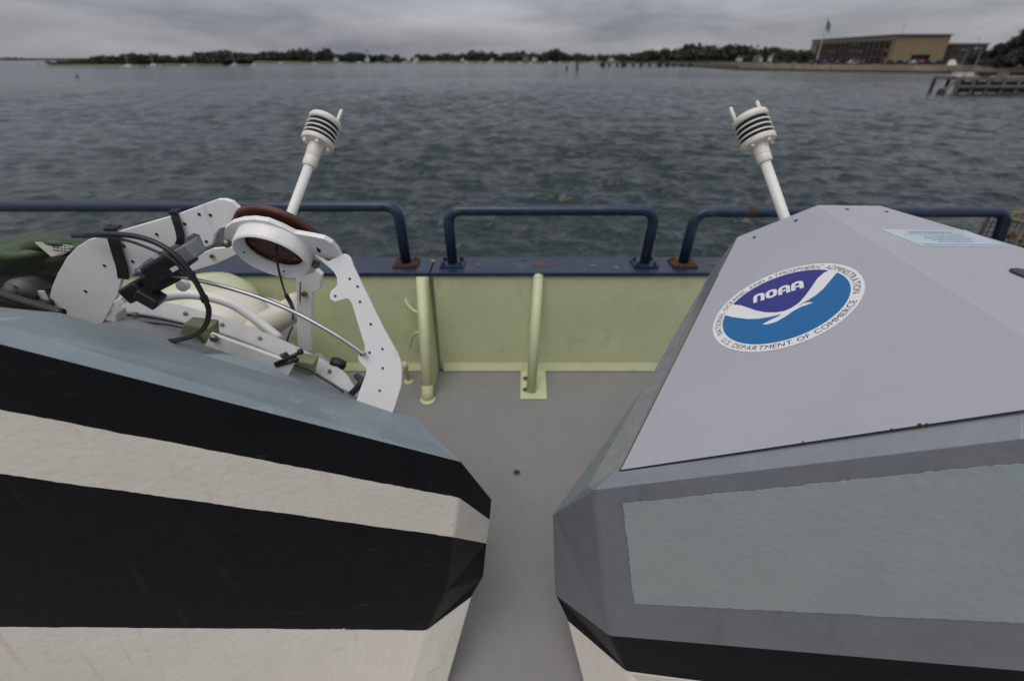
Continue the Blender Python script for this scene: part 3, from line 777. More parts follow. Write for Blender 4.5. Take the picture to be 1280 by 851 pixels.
    for i, c in enumerate(path):
        w_ = .030; h_ = .022 if i < n_ - 6 else .030
        vs += [c + V((0, -w_, -.006)), c + V((0, w_, .010)), c + V((0, w_, .010 - h_)), c + V((0, -w_, -.006 - h_))]
    fs = [tuple([0, 1, 2, 3]), tuple(4 * (n_ - 1) + k for k in (3, 2, 1, 0))]
    for i in range(n_ - 1):
        for k in range(4): fs.append((4 * i + k, 4 * i + (k + 1) % 4, 4 * (i + 1) + (k + 1) % 4, 4 * (i + 1) + k))
    mesh('hatch_flange', vs, fs, 'rim_white', root, bevel=.003)
    for px, py, Y_ in ((190, 383, 1.262), (232, 392, 1.29), (278, 406, 1.305), (325, 423, 1.305), (372, 444, 1.285), (412, 464, 1.25)):
        MB().lathe(at(px, py, Y_), (0, -.25, 1), [(.006, -.002), (.006, .004), (.003, .005)], 8).build('flange_bolt', 'bolt_steel', root)
    # wiring run along the flange, brackets and tray inside the well
    MB().tube(smooth_path([at(136, 396, 1.17), at(170, 394, 1.2), at(215, 402, 1.22), at(262, 414, 1.23), at(310, 432, 1.22), at(345, 448, 1.19)], 6), .0035, 8).build('wiring', 'cable_black', root, smooth=True)
    MB().tube(smooth_path([at(140, 401, 1.15), at(185, 403, 1.17), at(225, 409, 1.18), at(248, 420, 1.16), at(255, 434, 1.13)], 6), .0028, 8).build('wiring', 'cable_black', root, smooth=True)
    MB().tube(smooth_path([at(352, 452, 1.14), at(380, 460, 1.16), at(405, 474, 1.16), at(430, 490, 1.15)], 6), .0028, 8).build('wiring', 'cable_black', root, smooth=True)
    MB().box(at(141, 391, 1.15), (.022, .02, .014), (V((.95, 0, -.3)), V((0, 1, 0)), V((.3, 0, .95)))).build('bracket', 'rim_white', root, bevel=.002)
    MB().prism([at(x, y, 1.22) for x, y in ((180, 404), (226, 412), (222, 424), (176, 416))], V((0, .02, 0))).build('tray', 'motor_grey', root, bevel=.002)
    MB().tube(smooth_path([at(196, 372, 1.42), at(240, 368, 1.45), at(285, 378, 1.46), at(318, 398, 1.45), at(350, 424, 1.42)], 6), .016, 12).build('white_hose', 'white_plastic', root, smooth=True)
    p = at(164, 408, 1.2)
    hd = MB().tube([at(160, 415, 1.19), at(170, 392, 1.19)], .007, 10).build('hatch_pin', 'brass', root, smooth=True)
    MB().tube([at(166, 398, 1.185), at(177, 402, 1.185)], .005, 8).build('pin_head', 'brass', hd)
    # black wing knobs on the flange
    h = MB().box(at(352, 450, 1.15), (.022, .014, .014), (V((.9, 0, .44)), V((0, 1, 0)), V((-.44, 0, .9)))).build('clamp_block', 'black_plastic', root, bevel=.004)
    for a_, b_ in (((344, 455), (376, 440)), ((345, 457), (370, 450))):
        MB().tube([at(*a_, 1.13), at(*b_, 1.13)], .0055, 8).build('clamp_lever', 'black_plastic', h, smooth=True)
        MB().lathe(at(*b_, 1.13) - V((.008, 0, .002)), (.9, 0, .4), [(.003, 0), (.0085, .004), (.0085, .012), (.003, .016)], 12).build('lever_knob', 'black_plastic', h, smooth=True)
    MB().lathe(at(414, 452, 1.30), (.85, -.2, -.15), [(.004, 0), (.018, .004), (.02, .02), (.015, .045), (.004, .05)], 14).build('black_knob', 'black_plastic', root, smooth=True)
    MB().tube(smooth_path([at(437, 494, 1.18), at(447, 484, 1.17), at(452, 476, 1.17), at(446, 470, 1.2)], 5), .010, 10).build('latch', 'dark_cap', root, smooth=True)
    # black equipment housing under the tarp
    MB().prism([at(x, y, 1.34) for x, y in ((-8, 330), (60, 338), (78, 352), (72, 398), (-8, 392))], V((0, .12, 0))).build('equipment_housing', 'black_plastic', root, bevel=.01)
    # grey motor housing and hoses at far left
    mo = MB().lathe(at(28, 364, 1.12), (.25, -1, .25), [(.030, -.06), (.034, -.02), (.034, .01), (.030, .018), (.020, .020), (.018, .027), (.0, .028)], 28).build('motor', 'motor_grey', root, smooth=True)
    MB().lathe(at(17, 362, 1.08), (.25, -1, .25), [(.012, 0), (.012, .012), (.0, .013)], 16).build('motor_cap', 'bolt_steel', mo)
    MB().box(at(40, 372, 1.14), (.06, .04, .018), (V((.95, 0, -.3)), V((0, 1, 0)), V((.3, 0, .95)))).build('motor_bracket', 'dark_cap', root, bevel=.004)
    MB().box(at(54, 370, 1.125), (.008, .003, .014)).build('tag_plate', 'cream_grp', root)
    for pts, r_ in ((((-10, 364), (20, 374), (50, 383), (78, 391)), .010), (((-10, 371), (20, 379), (60, 388)), .007), (((-5, 376), (30, 384), (70, 390)), .006)):
        MB().tube(smooth_path([at(x, y, 1.0 - i * .012) for i, (x, y) in enumerate(pts)], 6), r_, 10).build('hose', 'cable_black', root, smooth=True)
    return root
left_boat()

# ---------------------------------------------------------------- folded white arch on the left boat
AP = at(470, 500, 1.16); AN = V((.02, -.95, -.30)).normalized()
RN = V((-.131, -.811, -.571)).normalized()                # ring mouth looks at the camera and down
RC = at(338.9, 323, 1.06); RR = .076 * (RC - CAM).dot(FW)
def qR(x, y, s=0.0): return on(x, y, RC - RN * s, RN)
NL = V((-.05, -1, -.06)).normalized(); PL = qR(292, 285, .05)
def qL(x, y, off=0.0): return on(x, y, PL + NL * off, NL)
NG = V((.12, -1, .30)).normalized(); PG = qR(425, 325, .028)
def qG(x, y, off=0.0): return on(x, y, PG + NG * off, NG)
def prism_hole(name, outer, hole, d, m, parent):
    bm = bmesh.new()
    for lp in (outer, hole):
        vs = [bm.verts.new(p) for p in lp]
        for i in range(len(vs)): bm.edges.new((vs[i], vs[(i + 1) % len(vs)]))
    bmesh.ops.triangle_fill(bm, edges=bm.edges[:], use_beauty=True)
    g = bmesh.ops.extrude_face_region(bm, geom=bm.faces[:])
    bmesh.ops.translate(bm, vec=d, verts=[v for v in g['geom'] if isinstance(v, bmesh.types.BMVert)])
    bm.verts.index_update()
    vs = [v.co.copy() for v in bm.verts]; fs = [tuple(v.index for v in f.verts) for f in bm.faces]; bm.free()
    return mesh(name, vs, fs, m, parent)
def arch():
    root = thing('folded_arch', 'white bolted plate arch with round ring standing in the open boat', 'frame', at(470, 505, 1.15))
    # ---- large left plate
    q = qL
    out_ = [(60, 392), (61, 375), (65, 358), (73, 340), (84, 321), (96, 309), (108, 301), (120, 297), (131, 295.5), (146, 290), (212, 271), (224, 267), (262, 253), (272, 249.5), (281, 249.5), (290, 252.5), (298, 260), (306, 271), (314, 283), (300, 288), (282, 284), (274, 286), (268, 294), (265, 306), (256, 309.5), (253, 303), (249, 294), (242, 292), (231, 299), (224, 304), (200, 316), (180, 328), (168, 341), (160, 349), (152, 350), (145, 373), (128, 404), (124, 412), (58, 402)]
    L = MB().prism([q(x, y) for x, y in out_], -NL * .012).build('side_plate', 'white_plate', root, bevel=.0015)
    for x, y in ((130.5, 332), (107, 364), (155, 307.5), (166, 327), (196, 293), (231, 280), (249, 268), (263, 269), (258, 302)):
        MB().lathe(q(x, y, .0003), NL, [(.0038, 0), (.0038, .0012)], 10).build('hole', 'dark_cap', L)
    MB().lathe(q(296, 275), NL, [(.008, 0), (.008, .008), (.004, .009), (.004, .02)], 8).build('bolt', 'brass', L)
    # ---- ring cup: bevelled mouth towards the camera, open hole behind
    rad = RR
    ring = MB().lathe(RC, -RN, [(rad * 1.0, .046), (rad * 1.0, .006), (rad * .985, .001), (rad * .95, -.001), (rad * .915, .002), (rad * .76, .017), (rad * .745, .020), (rad * .75, .025), (rad * .97, .030)], 64, close=False).build('ring', 'white_plate', root, smooth=True)
    ring.modifiers.new('es', 'EDGE_SPLIT').split_angle = math.radians(50)
    a_ = RN.orthogonal().normalized(); b_ = RN.cross(a_)
    for t in (.6, 2.2, 3.9, 5.4):
        MB().lathe(RC + (a_ * math.cos(t) + b_ * math.sin(t)) * rad * .84 - RN * .011, RN, [(.003, 0), (.003, .003)], 8).build('screw', 'bolt_steel', ring)
    # carrier plate with arms, cut out round the hole
    car = [(281, 286), (290, 279), (303, 275.5), (318, 274.5), (335, 277), (352, 284), (368, 292), (391, 296), (405, 299), (415, 304.5), (423, 314), (428, 325), (428.5, 333), (418, 336), (404, 327), (398, 324), (399, 332), (392, 341), (378, 345), (358, 342), (334, 334), (312, 323), (299, 312), (291, 308), (284, 304), (280, 296)]
    hole = [RC - RN * .036 + (a_ * math.cos(t) + b_ * math.sin(t)) * rad * .97 for t in np.linspace(0, 2 * math.pi, 41)[:-1]]
    C = prism_hole('carrier_plate', [qR(x, y, .036) for x, y in car], hole, -RN * .011, 'white_plate', root)
    MB().lathe(qR(411, 325.5, .036), RN, [(.009, -.002), (.009, .010), (.005, .012)], 10).build('bolt', 'brass', C)
    MB().prism([qR(395.5, 309, .0355), qR(401, 312.5, .0355), qR(400.5, 315.5, .0355), qR(397, 314.5, .0355)], RN * .001).build('slot', 'black_gap', C)
    for x, y in ((284.5, 303), (395, 329)):
        MB().lathe(qR(x, y, .034), RN, [(.010, -.006), (.010, .008), (.006, .012)], 8).build('bolt', 'bolt_steel', C)
    # ---- right leg
    leg = [(391, 317), (410, 327), (429, 317.5), (434, 318.5), (438.5, 323), (442, 333), (461, 372), (480, 411), (490, 429), (497.5, 442), (501.5, 453), (502.5, 465), (501.8, 482), (497, 497), (491, 516), (444, 505), (450, 487), (457, 469), (458, 461), (449, 452), (447, 446), (456, 438), (455.5, 431), (447, 404), (440, 380), (436, 374), (431, 373.5), (424, 376), (418, 377), (413, 374.5), (411.8, 370), (413.5, 364), (419, 359.5), (421.5, 355), (421, 347), (416.5, 339), (406, 330)]
    G = MB().prism([qG(x, y, .003) for x, y in leg], -NG * .012).build('leg_plate', 'white_plate', root, bevel=.0015)
    for x, y in ((437, 348.5), (447, 358), (450, 377), (419, 370), (463.5, 405), (478, 436), (462, 440.5), (478.5, 460), (474.5, 488), (451.5, 443.5)):
        MB().lathe(qG(x, y, .0033), NG, [(.0030, 0), (.0030, .0012)], 10).build('hole', 'dark_cap', G)
    # ---- rear arm and post
    MB().prism([at(x, y, 1.30) for x, y in ((238, 323), (266, 311), (292, 309), (296, 318), (270, 330), (240, 339), (225, 346), (228, 334))], V((0, .012, 0))).build('rear_arm', 'white_plate', root, bevel=.0015)
    MB().lathe(at(265.5, 320, 1.299), (0, -1, 0), [(.006, 0), (.006, .006)], 8).build('bolt', 'brass', root)
    P = MB().prism([at(x, y, 1.36) for x, y in ((370, 348), (391, 334), (402, 344), (400, 362), (390, 366), (388, 440), (372, 436), (371, 400))], V((0, .022, 0))).build('rear_post', 'white_plate', root, bevel=.002)
    MB().lathe(at(381, 367, 1.358), (0, -1, 0), [(.009, 0), (.009, .007), (.005, .009)], 10).build('bolt', 'brass', P)
    MB().prism([at(x, y, 1.345) for x, y in ((374.5, 352), (376, 352), (376, 374), (375, 383), (374, 372))], V((0, .002, 0))).build('rust_streak', 'brass', P)
    MB().lathe(at(228, 357, 1.2), (0, -1, 0), [(.016, -.01), (.016, .004), (.004, .006)], 18).build('pivot_lug', 'white_plate', root)
    # ---- curved aluminium brace
    y0 = q(170, 338).y - .014; y1 = qG(457, 444).y - .012
    br = MB().tube(smooth_path([at(x, y, y0 + (y1 - y0) * i / 8) for i, (x, y) in enumerate(((170, 338), (215, 344), (250, 351), (290, 361), (330, 374), (370, 391), (400, 407), (430, 425), (457, 444)))], 6), .0052, 12).build('brace_tube', 'aluminium', root, smooth=True)
    return root
arch()

def extra_left():
    q = qL; AN = NL
    # brown disc behind the ring
    c = RC - RN * .062; rad = RR * 1.2
    d = thing('round_disc', 'dark brown round disc fixed behind the white ring', 'disc', c)
    MB().lathe(c, -RN, [(0, -.030), (rad * .70, -.030), (rad * .73, -.027), (rad * .74, -.004), (rad * .97, -.003), (rad, .0), (rad, .008), (rad * .97, .011), (rad * .5, .014), (0, .016)], 72, close=False).build('plate', 'brown_disc', d, smooth=True).modifiers.new('es', 'EDGE_SPLIT').split_angle = math.radians(40)
    for x, y in ((318, 302.5), (370, 321), (343, 323), (350, 303)):
        bolt(d, qR(x, y, .032), RN, .004, .005)
    # thin cable hanging through the ring
    k = MB(); k.tube(smooth_path([qR(346, 308, .03), qR(345.5, 316, .015), at(347, 330, 1.08), at(352, 352, 1.12), at(358, 370, 1.22), at(366, 385, 1.33), at(366, 400, 1.33)], 8), .0028, 8)
    t = thing('sensor_cable', 'thin black cable hanging down through the white ring', 'cable', qR(346, 308, .06))
    k.build('wire', 'cable_black', t, smooth=True)
    MB().tube([at(358, 369, 1.22), at(363, 378, 1.28), at(368, 390, 1.33)], [.006, .0065, .005], 10).build('connector', 'black_plastic', t, smooth=True)
    MB().tube(smooth_path([at(366, 408, 1.34), at(362, 416, 1.34), at(359, 426, 1.34)], 5), .003, 8).build('lower_wire', 'cable_black', t, smooth=True)
    # camera boxes strapped below the plate
    ax = (q(250, 318) - q(186, 352)).normalized(); ay = AN.cross(ax).normalized()
    b1 = thing('camera_box', 'black plastic camera box strapped under the white side plate', 'camera', q(215, 335, .02))
    cc = q(212, 330, .012)
    MB().box(cc, (.058, .028, .024), (ax, AN, ay)).build('housing', 'black_plastic', b1, bevel=.008, bseg=3)
    MB().box(q(205, 345, .0), (.050, .022, .025), (ax, AN, ay)).build('lower_housing', 'black_plastic', b1, bevel=.008, bseg=3)
    MB().box(q(240, 312, .014), (.020, .030, .018), (ax, AN, ay)).build('lens_hood', 'inner_grey', b1, bevel=.004)
    MB().box(q(194.5, 321, .0415), (.008, .001, .003), (ax, AN, ay)).build('label', 'white_plate', b1)
    MB().box(q(218, 336, .0415), (.010, .001, .005), (ax, AN, ay)).build('label', 'white_plate', b1)
    b2 = thing('junction_box', 'small black box with lid below the camera box', 'box', q(175, 370, .02))
    MB().box(q(172, 362, .006), (.030, .024, .021), (ax, AN, ay)).build('housing', 'black_plastic', b2, bevel=.007, bseg=3)
    MB().box(q(188, 371, .020), (.026, .022, .017), ((q(200, 378) - q(176, 364)).normalized(), AN, (q(176, 364) - q(170, 375)).normalized())).build('lid', 'black_plastic', b2, bevel=.006, bseg=3)
    MB().box(q(152, 376, .012), (.012, .010, .008), (ax, AN, ay)).build('gland', 'white_plate', b2, bevel=.002)
    # straps round the plate
    for lab, pts, w_ in (('black webbing strap round the widest part of the white plate', [(139, 287), (143, 300), (148, 318), (153, 334), (155, 348)], .013), ('black webbing strap round the upper white plate near the blue rail', [(218, 266), (221, 276), (224.5, 287), (226.5, 299), (224, 305)], .0085)):
        s = thing('strap', lab, 'strap', q(*pts[-1]), 'straps round the white plate')
        P = smooth_path([q(x, y, .0015 + (.004 if 0 < i < 4 else 0)) for i, (x, y) in enumerate(pts)], 5)
        vs = []; n_ = len(P)
        for p in P: vs += [p - V((w_, 0, -.002)), p + V((w_, 0, -.002)), p + V((w_, 0, -.002)) + AN * .004, p - V((w_, 0, -.002)) + AN * .004]
        fs = [(0, 1, 2, 3), tuple(4 * (n_ - 1) + k for k in (3, 2, 1, 0))]
        for i in range(n_ - 1):
            for k in range(4): fs.append((4 * i + k, 4 * i + (k + 1) % 4, 4 * (i + 1) + (k + 1) % 4, 4 * (i + 1) + k))
        mesh('webbing', vs, fs, 'black_strap', s, bevel=.001)
        MB().tube([P[0] + AN * .004 - V((w_, 0, 0)), P[0] - AN * .018 - V((w_, 0, -.004))], .003, 6).build('edge_fold', 'black_strap', s)
        MB().box(P[0] - AN * .006 + V((0, 0, .002)), (w_, .012, .0025), (V((1, 0, 0)), AN, V((0, 0, 1)))).build('top_fold', 'black_strap', s)
    # looped cables
    lab = ('thick black cable looping in front of the left plate', 'thinner black cable running inside the thick cable loop')
    for i, (lb, pts, r_) in enumerate(((lab[0], [(92, 294.5), (120, 293), (146, 293), (172, 296), (196, 304), (218, 318), (236, 338), (248, 358), (256, 374), (261, 388), (258, 404), (248, 416), (230, 423), (208, 426), (188, 421)], .0062), (lab[1], [(90, 295), (130, 296), (160, 301), (190, 312), (215, 324), (237, 345), (251, 366), (258, 378), (262.5, 392), (259, 406), (247, 418), (226, 425.5), (205, 427), (190, 425)], .0032))):
        t = thing('looped_cable', lb, 'cable', q(*pts[-1], .03), 'cables looped by the white plate')
        MB().tube(smooth_path([q(x, y, .03 + .045 * math.sin(math.pi * j / (len(pts) - 1)) + .006 * i) for j, (x, y) in enumerate(pts)], 6), r_, 12).build('sheath', 'cable_black', t, smooth=True)
        if i == 0:
            for j, (x, y) in enumerate(((256, 374), (240, 345))):
                MB().tube([q(x - 2, y - 4, .071), q(x + 1, y + 3, .071)], .0085, 12).build('tape_wrap', 'black_plastic', t, smooth=True)
    # green tarp bundle
    tb = thing('green_tarp', 'crumpled dark green tarp bundle behind the left plate', 'tarp', at(40, 345, 1.25))
    nu, nv = 90, 44; vs = []
    for j in range(nv):
        for i in range(nu):
            s, t = i / (nu - 1), j / (nv - 1)
            x = -40 + 150 * s
            topy = 297 + 5 * math.sin(s * 7) + 10 * max(0, s - .35) - 9 * max(0, s - .8); boty = 342 + 6 * math.sin(s * 4 + 1) - 26 * max(0, s - .72)
            y = topy + (boty - topy) * t
            dep_ = 1.27 - .07 * math.sin(math.pi * min(1, t * 1.05)) + .016 * math.sin(7.5 * t + 5 * s) + .010 * math.sin(13 * t - 7 * s + 1) + .004 * math.sin(25 * t + 9 * s)
            vs.append(at(x, y, dep_))
    fs = [(j * nu + i, j * nu + i + 1, (j + 1) * nu + i + 1, (j + 1) * nu + i) for j in range(nv - 1) for i in range(nu - 1)]
    cl = mesh('cloth', vs, fs, 'green_tarp', tb, smooth=True)
    so_ = cl.modifiers.new('thick', 'SOLIDIFY'); so_.thickness = .012; so_.offset = -1
    MB().prism([at(43, 303, 1.185), at(62, 302.5, 1.19), at(90, 308, 1.2), at(94, 310.5, 1.2), (at(78, 319, 1.19)), at(64, 321, 1.18)], V((0, .003, 0))).build('care_label', 'paper_label', tb)
    T = MB()
    for j in range(3):
        for i in range(5):
            x0 = 66 + i * 4.6; y0 = 305.5 + j * 3.2 + i * .5
            T.add([at(x0, y0, 1.1835), at(x0 + 3.4, y0 + .4, 1.1835), at(x0 + 3.4, y0 + 1.7, 1.1835), at(x0, y0 + 1.3, 1.1835)], [(0, 1, 2, 3)])
    T.build('label_print', 'dark_cap', tb)
    vs = []
    for j in range(8):
        for i in range(16):
            s, t = i / 15, j / 7
            vs.append(at(62 + 70 * s, 300 - 6 * math.sin(math.pi * s) + 16 * t, 1.34 - .04 * math.sin(math.pi * t) + .01 * math.sin(14 * s + 6 * t)))
    cl2 = mesh('rear_fold', vs, [(j * 16 + i, j * 16 + i + 1, (j + 1) * 16 + i + 1, (j + 1) * 16 + i) for j in range(7) for i in range(15)], 'green_tarp', tb, smooth=True)
    cl2.modifiers.new('thick', 'SOLIDIFY').thickness = .03
    # cream fitting standing on the ship's deck behind the boat
    c = V((-1.40, 2.08, 0))
    f_ = thing('deck_ventilator', 'cream rounded deck fitting with stub pipe behind the left boat', 'ventilator', c)
    dr = MB().lathe(c, (0, 0, 1), [(.15, .001), (.15, .52), (.20, .56), (.26, .60), (.285, .645), (.28, .69), (.25, .718), (.215, .715), (.195, .70), (.185, .715), (.175, .76), (.145, .805), (.09, .835), (.04, .845), (0, .846)], 48, close=False)
    for v in dr.v: v.x = c.x + (v.x - c.x) * 1.2
    dr.build('drum', 'cream_grp', f_, smooth=True)
    p0, p1 = at(322, 412, 2.0), at(372, 384, 1.98)
    MB().tube([p0 + (p0 - p1) * .8, p0, p0.lerp(p1, .5), p1], [.07, .064, .060, .058], 24).build('stub_pipe', 'cream_grp', f_, smooth=True)
    MB().lathe(p1 - (p1 - p0).normalized() * .005, p1 - p0, [(.062, 0), (.068, .01), (.062, .03), (.04, .034), (.0, .034)], 24).build('pipe_flange', 'cream_grp', f_, smooth=True)
    MB().lathe(p0.lerp(p1, .0) + V((0, .1, -.25)), (0, 0, 1), [(.09, -.42), (.09, .1), (.1, .2), (.05, .28), (0, .3)], 24).build('riser', 'cream_grp', f_, smooth=True)
    # green rounded fairing just behind it
    g = thing('mooring_fairing', 'pale green rounded fairing against the bulwark behind the left boat', 'fairing', V((-1.70, 2.40, 0)))
    MB().lathe(V((-1.70, 2.40, 0)), (0, 0, 1), [(.29, .001), (.29, .60), (.27, .68), (.20, .745), (.1, .77), (0, .775)], 32, close=False).build('shell', 'mint_paint', g, smooth=True)
extra_left()

# ---------------------------------------------------------------- weather masts
def weather(label, base, top, hw, prongs, down=.36, pr_r=.84, pr_l=.98):
    """base: where the pole enters view; the pole runs on down to the boat"""
    ax = (top - base).normalized(); L = (top - base).length
    foot = base - ax * down
    t = thing('weather_mast', label, 'weather sensor', foot, 'leaning weather masts on the two boats')
    R = hw
    hh = R * 2.35                                   # height of head
    h0 = L - hh
    MB().tube([foot, base, base + ax * (h0 - .03)], R * .285, 20).build('pole', 'white_plastic', t, smooth=True)
    MB().lathe(foot, ax, [(R * .8, -.01), (R * .8, .006), (R * .4, .012), (R * .34, .05)], 20).build('pole_foot', 'white_plate', t)
    o = base + ax * (h0 - .07)
    MB().lathe(o, ax, [(R * .36, 0), (R * .42, .006), (R * .42, .026), (R * .40, .03), (R * .43, .032), (R * .46, .075), (R * .46, .08)], 24).build('collar', 'sensor_cream', t, smooth=True).modifiers.new('es', 'EDGE_SPLIT').split_angle = .6
    o = base + ax * h0
    bs = MB().lathe(o, ax, [(R * .45, 0), (R * .92, .004), (R * .98, .010), (R * .98, R * .34), (R * .88, R * .38)], 36).build('base_flange', 'sensor_cream', t, smooth=True)
    bs.modifiers.new('es', 'EDGE_SPLIT').split_angle = .6
    a = ax.orthogonal().normalized(); b = ax.cross(a)
    for k in range(5):
        th = 2 * math.pi * k / 5 + .4
        MB().lathe(o + (a * math.cos(th) + b * math.sin(th)) * R * .72, -ax, [(R * .11, -.003), (R * .11, .006), (R * .06, .009)], 10).build('flange_bolt', 'sensor_cream', bs, smooth=True)
    MB().lathe(o, ax, [(R * .87, R * .3), (R * .87, R * 1.5)], 30).build('core', 'black_gap', t)
    for k in range(3):
        h = R * (.58 + .30 * k)
        MB().lathe(o + ax * h, ax, [(R * .84, -R * .03), (R * .97, -R * .06), (R * .98, R * .01), (R * .92, R * .05), (R * .84, R * .05)], 36, close=False).build('louvre_ring', 'sensor_cream', t, smooth=True)
    cp = MB().lathe(o + ax * (R * 1.46), ax, [(R * .76, 0), (R * .98, -R * .02), (R * .98, R * .24), (R * .93, R * .36), (R * .76, R * .46), (R * .42, R * .53), (0, R * .55)], 36).build('dome_cap', 'sensor_cream', t, smooth=True)
    MB().lathe(o + ax * (R * 1.5) + a * R * .97, a, [(R * .05, -.002), (R * .05, .004)], 8).build('screw', 'dark_cap', cp)
    for pu in prongs:
        d_ = V(pu) - ax * V(pu).dot(ax); d_.normalize()
        p = o + ax * (R * 1.68) + d_ * R * pr_r
        pr = MB().tube([p, p + ax * R * (pr_l - .13), p + ax * R * pr_l], [R * .125, R * .105, R * .09], 12).build('prong', 'sensor_cream', t, smooth=True)
        MB().lathe(p + ax * R * pr_l, ax, [(R * .09, 0), (R * .06, .003), (0, .0035)], 12).build('prong_tip', 'sensor_cream', pr)
weather('white louvred weather sensor with two prongs on leaning pole behind grey cover', at(982, 276, 1.76), at(933, 136, 2.02), .0645, [(-1, .1, 0), (.95, .35, .2), (.1, -.2, -1)][:2])
weather('white louvred weather sensor with one prong on leaning pole behind brown disc', at(363, 270, 1.36), at(411, 141, 1.58), .0475, [(.6, .6, .3)], .075, .62, 1.2)

# ---------------------------------------------------------------- wire trap on the bulwark cap
def trap():
    x0 = at(1258, 290, 2.80).x; z0 = ZC + .0245; z1 = at(1265, 277, 2.72).z
    t = thing('wire_trap', 'brown wire mesh trap standing on the bulwark beyond the grey cover', 'trap', (x0 + .3, 2.82, z0))
    X1, Y0, Y1 = x0 + .6, 2.72, 2.95
    fr = MB()
    for y in (Y0, Y1):
        for z in (z0 + .012, z1 - .012): fr.tube([(x0, y, z), (X1, y, z)], .011, 8)
        for x in (x0, (x0 + X1) / 2, X1): fr.tube([(x, y, z0), (x, y, z1)], .011, 8)
    for x in (x0, X1):
        for z in (z0 + .012, z1 - .012): fr.tube([(x, Y0, z), (x, Y1, z)], .011, 8)
    fr.build('frame', 'trap_brown', t)
    for y in (Y0, Y1):
        m = MB()
        for k in range(1, 15): m.tube([(x0 + .04 * k, y, z0 + .02), (x0 + .04 * k, y, z1 - .02)], .0035, 5)
        for k in range(1, 9): m.tube([(x0, y, z0 + (z1 - z0) * k / 9), (X1, y, z0 + (z1 - z0) * k / 9)], .0035, 5)
        o = m.build('mesh_panel', 'trap_net', t)
    m = MB()
    for k in range(1, 15): m.tube([(x0 + .04 * k, Y0, z1 - .01), (x0 + .04 * k, Y1, z1 - .01)], .0035, 5)
    for k in range(1, 6): m.tube([(x0, Y0 + (Y1 - Y0) * k / 6, z1 - .01), (X1, Y0 + (Y1 - Y0) * k / 6, z1 - .01)], .0035, 5)
    m.build('top_panel', 'trap_net', t)
    m = MB(); r_ = random.Random(4)
    for k in range(16):
        p = V((r_.uniform(x0 + .05, X1 - .05), r_.uniform(Y0 + .03, Y1 - .03), r_.uniform(z0 + .02, z1 - .08)))
        MB().tube(smooth_path([p, p + V((r_.uniform(-.1, .1), 0, .05)), p + V((r_.uniform(-.1, .1), .02, -.03))], 4), .014, 6).build('rope_coil', 'trap_brown', t)
trap()

# ================================================================== FAR SHORE
def gx(px, Y): return (px - CX) * Y * math.cos(PITCH) / F_PX    # x at distance Y for a photo column at horizon level
def hz(py, Y): return 1.8 - Y * math.tan(PITCH + math.atan((py - CY) / F_PX))                                    # height of a photo row at distance Y

def terrain(name, label, pts, ztop, m='shore_grass', beach='sand'):
    """pts: outline (x,y) of a low shore; sloping beach round a flat top"""
    n = len(pts); cx_ = sum(p[0] for p in pts) / n; cy_ = sum(p[1] for p in pts) / n
    lo = [V((x, y, ZW - .3)) for x, y in pts]
    mid = [V((x + (cx_ - x) * .02, y + max(2, (cy_ - y) * .12), ZW + ztop * .35)) for x, y in pts]
    hi = [V((x + (cx_ - x) * .05, y + (cy_ - y) * .3, ZW + ztop)) for x, y in pts]
    fs = []; idx = []
    for i in range(n):
        j = (i + 1) % n
        fs.append((i, j, n + j, n + i)); idx.append(0); fs.append((n + i, n + j, 2 * n + j, 2 * n + i)); idx.append(1)
    fs.append(tuple(2 * n + i for i in range(n))); idx.append(1)
    o = mesh(name, lo + mid + hi, fs, [beach, m], None, idx=idx)
    return finish(o, label, None, kind='structure')

def leaves(c, rad, n, size, r):
    """numpy leaf quads through an ellipsoid, denser to the outside"""
    d = r.normal(size=(n, 3)); d /= np.linalg.norm(d, axis=1)[:, None]
    rr = (r.rand(n) ** .45)[:, None]
    p = d * rr * np.array(rad) + np.array(c)
    a = r.normal(size=(n, 3)); a /= np.linalg.norm(a, axis=1)[:, None]
    b = np.cross(a, r.normal(size=(n, 3))); b /= np.linalg.norm(b, axis=1)[:, None]
    s = size * (.6 + .8 * r.rand(n))[:, None]
    return np.stack([p - a * s - b * s, p + a * s - b * s * .6, p + a * s + b * s, p - a * s * .6 + b * s], 1)
def leaf_mesh(name, quads, m, parent=None):
    q = np.concatenate(quads); co = q.reshape(-1, 3); nf = len(q)
    me = bpy.data.meshes.new(name)
    me.vertices.add(len(co)); me.vertices.foreach_set('co', co.ravel())
    me.loops.add(nf * 4); me.loops.foreach_set('vertex_index', np.arange(nf * 4, dtype=np.int32))
    me.polygons.add(nf); me.polygons.foreach_set('loop_start', np.arange(0, nf * 4, 4, dtype=np.int32)); me.polygons.foreach_set('loop_total', np.full(nf, 4, dtype=np.int32))
    me.update(calc_edges=True); me.materials.append(MATS[m])
    o = bpy.data.objects.new(name, me); COL.objects.link(o); parent_to(o, parent); return o

def treeline(name, label, prof, Y, zb, seed, m='foliage_dark', step=3.2, jit=.18):
    """prof: (photo column, photo row of the tree tops) along the shore at distance Y"""
    r = np.random.RandomState(seed); qs = []
    xs = [p[0] for p in prof]; ys = [p[1] for p in prof]
    px = xs[0]
    while px < xs[-1]:
        top = hz(np.interp(px, xs, ys), Y) ; h = (top - zb)
        if h > 1.0:
            h *= r.uniform(.72, 1.04)
            for k in range(2):
                yy = Y + r.uniform(0, 25); w_ = h * r.uniform(.42, .7)
                c = (gx(px, Y) + r.uniform(-2, 2), yy, zb + h * (.55 if k == 0 else .35))
                qs.append(leaves(c, (w_, w_, h * (.45 if k == 0 else .36)), 130, h * .085, r))
        px += step * r.uniform(.7, 1.3)
    o = leaf_mesh(name, qs, m); return finish(o, label, None, kind='stuff')

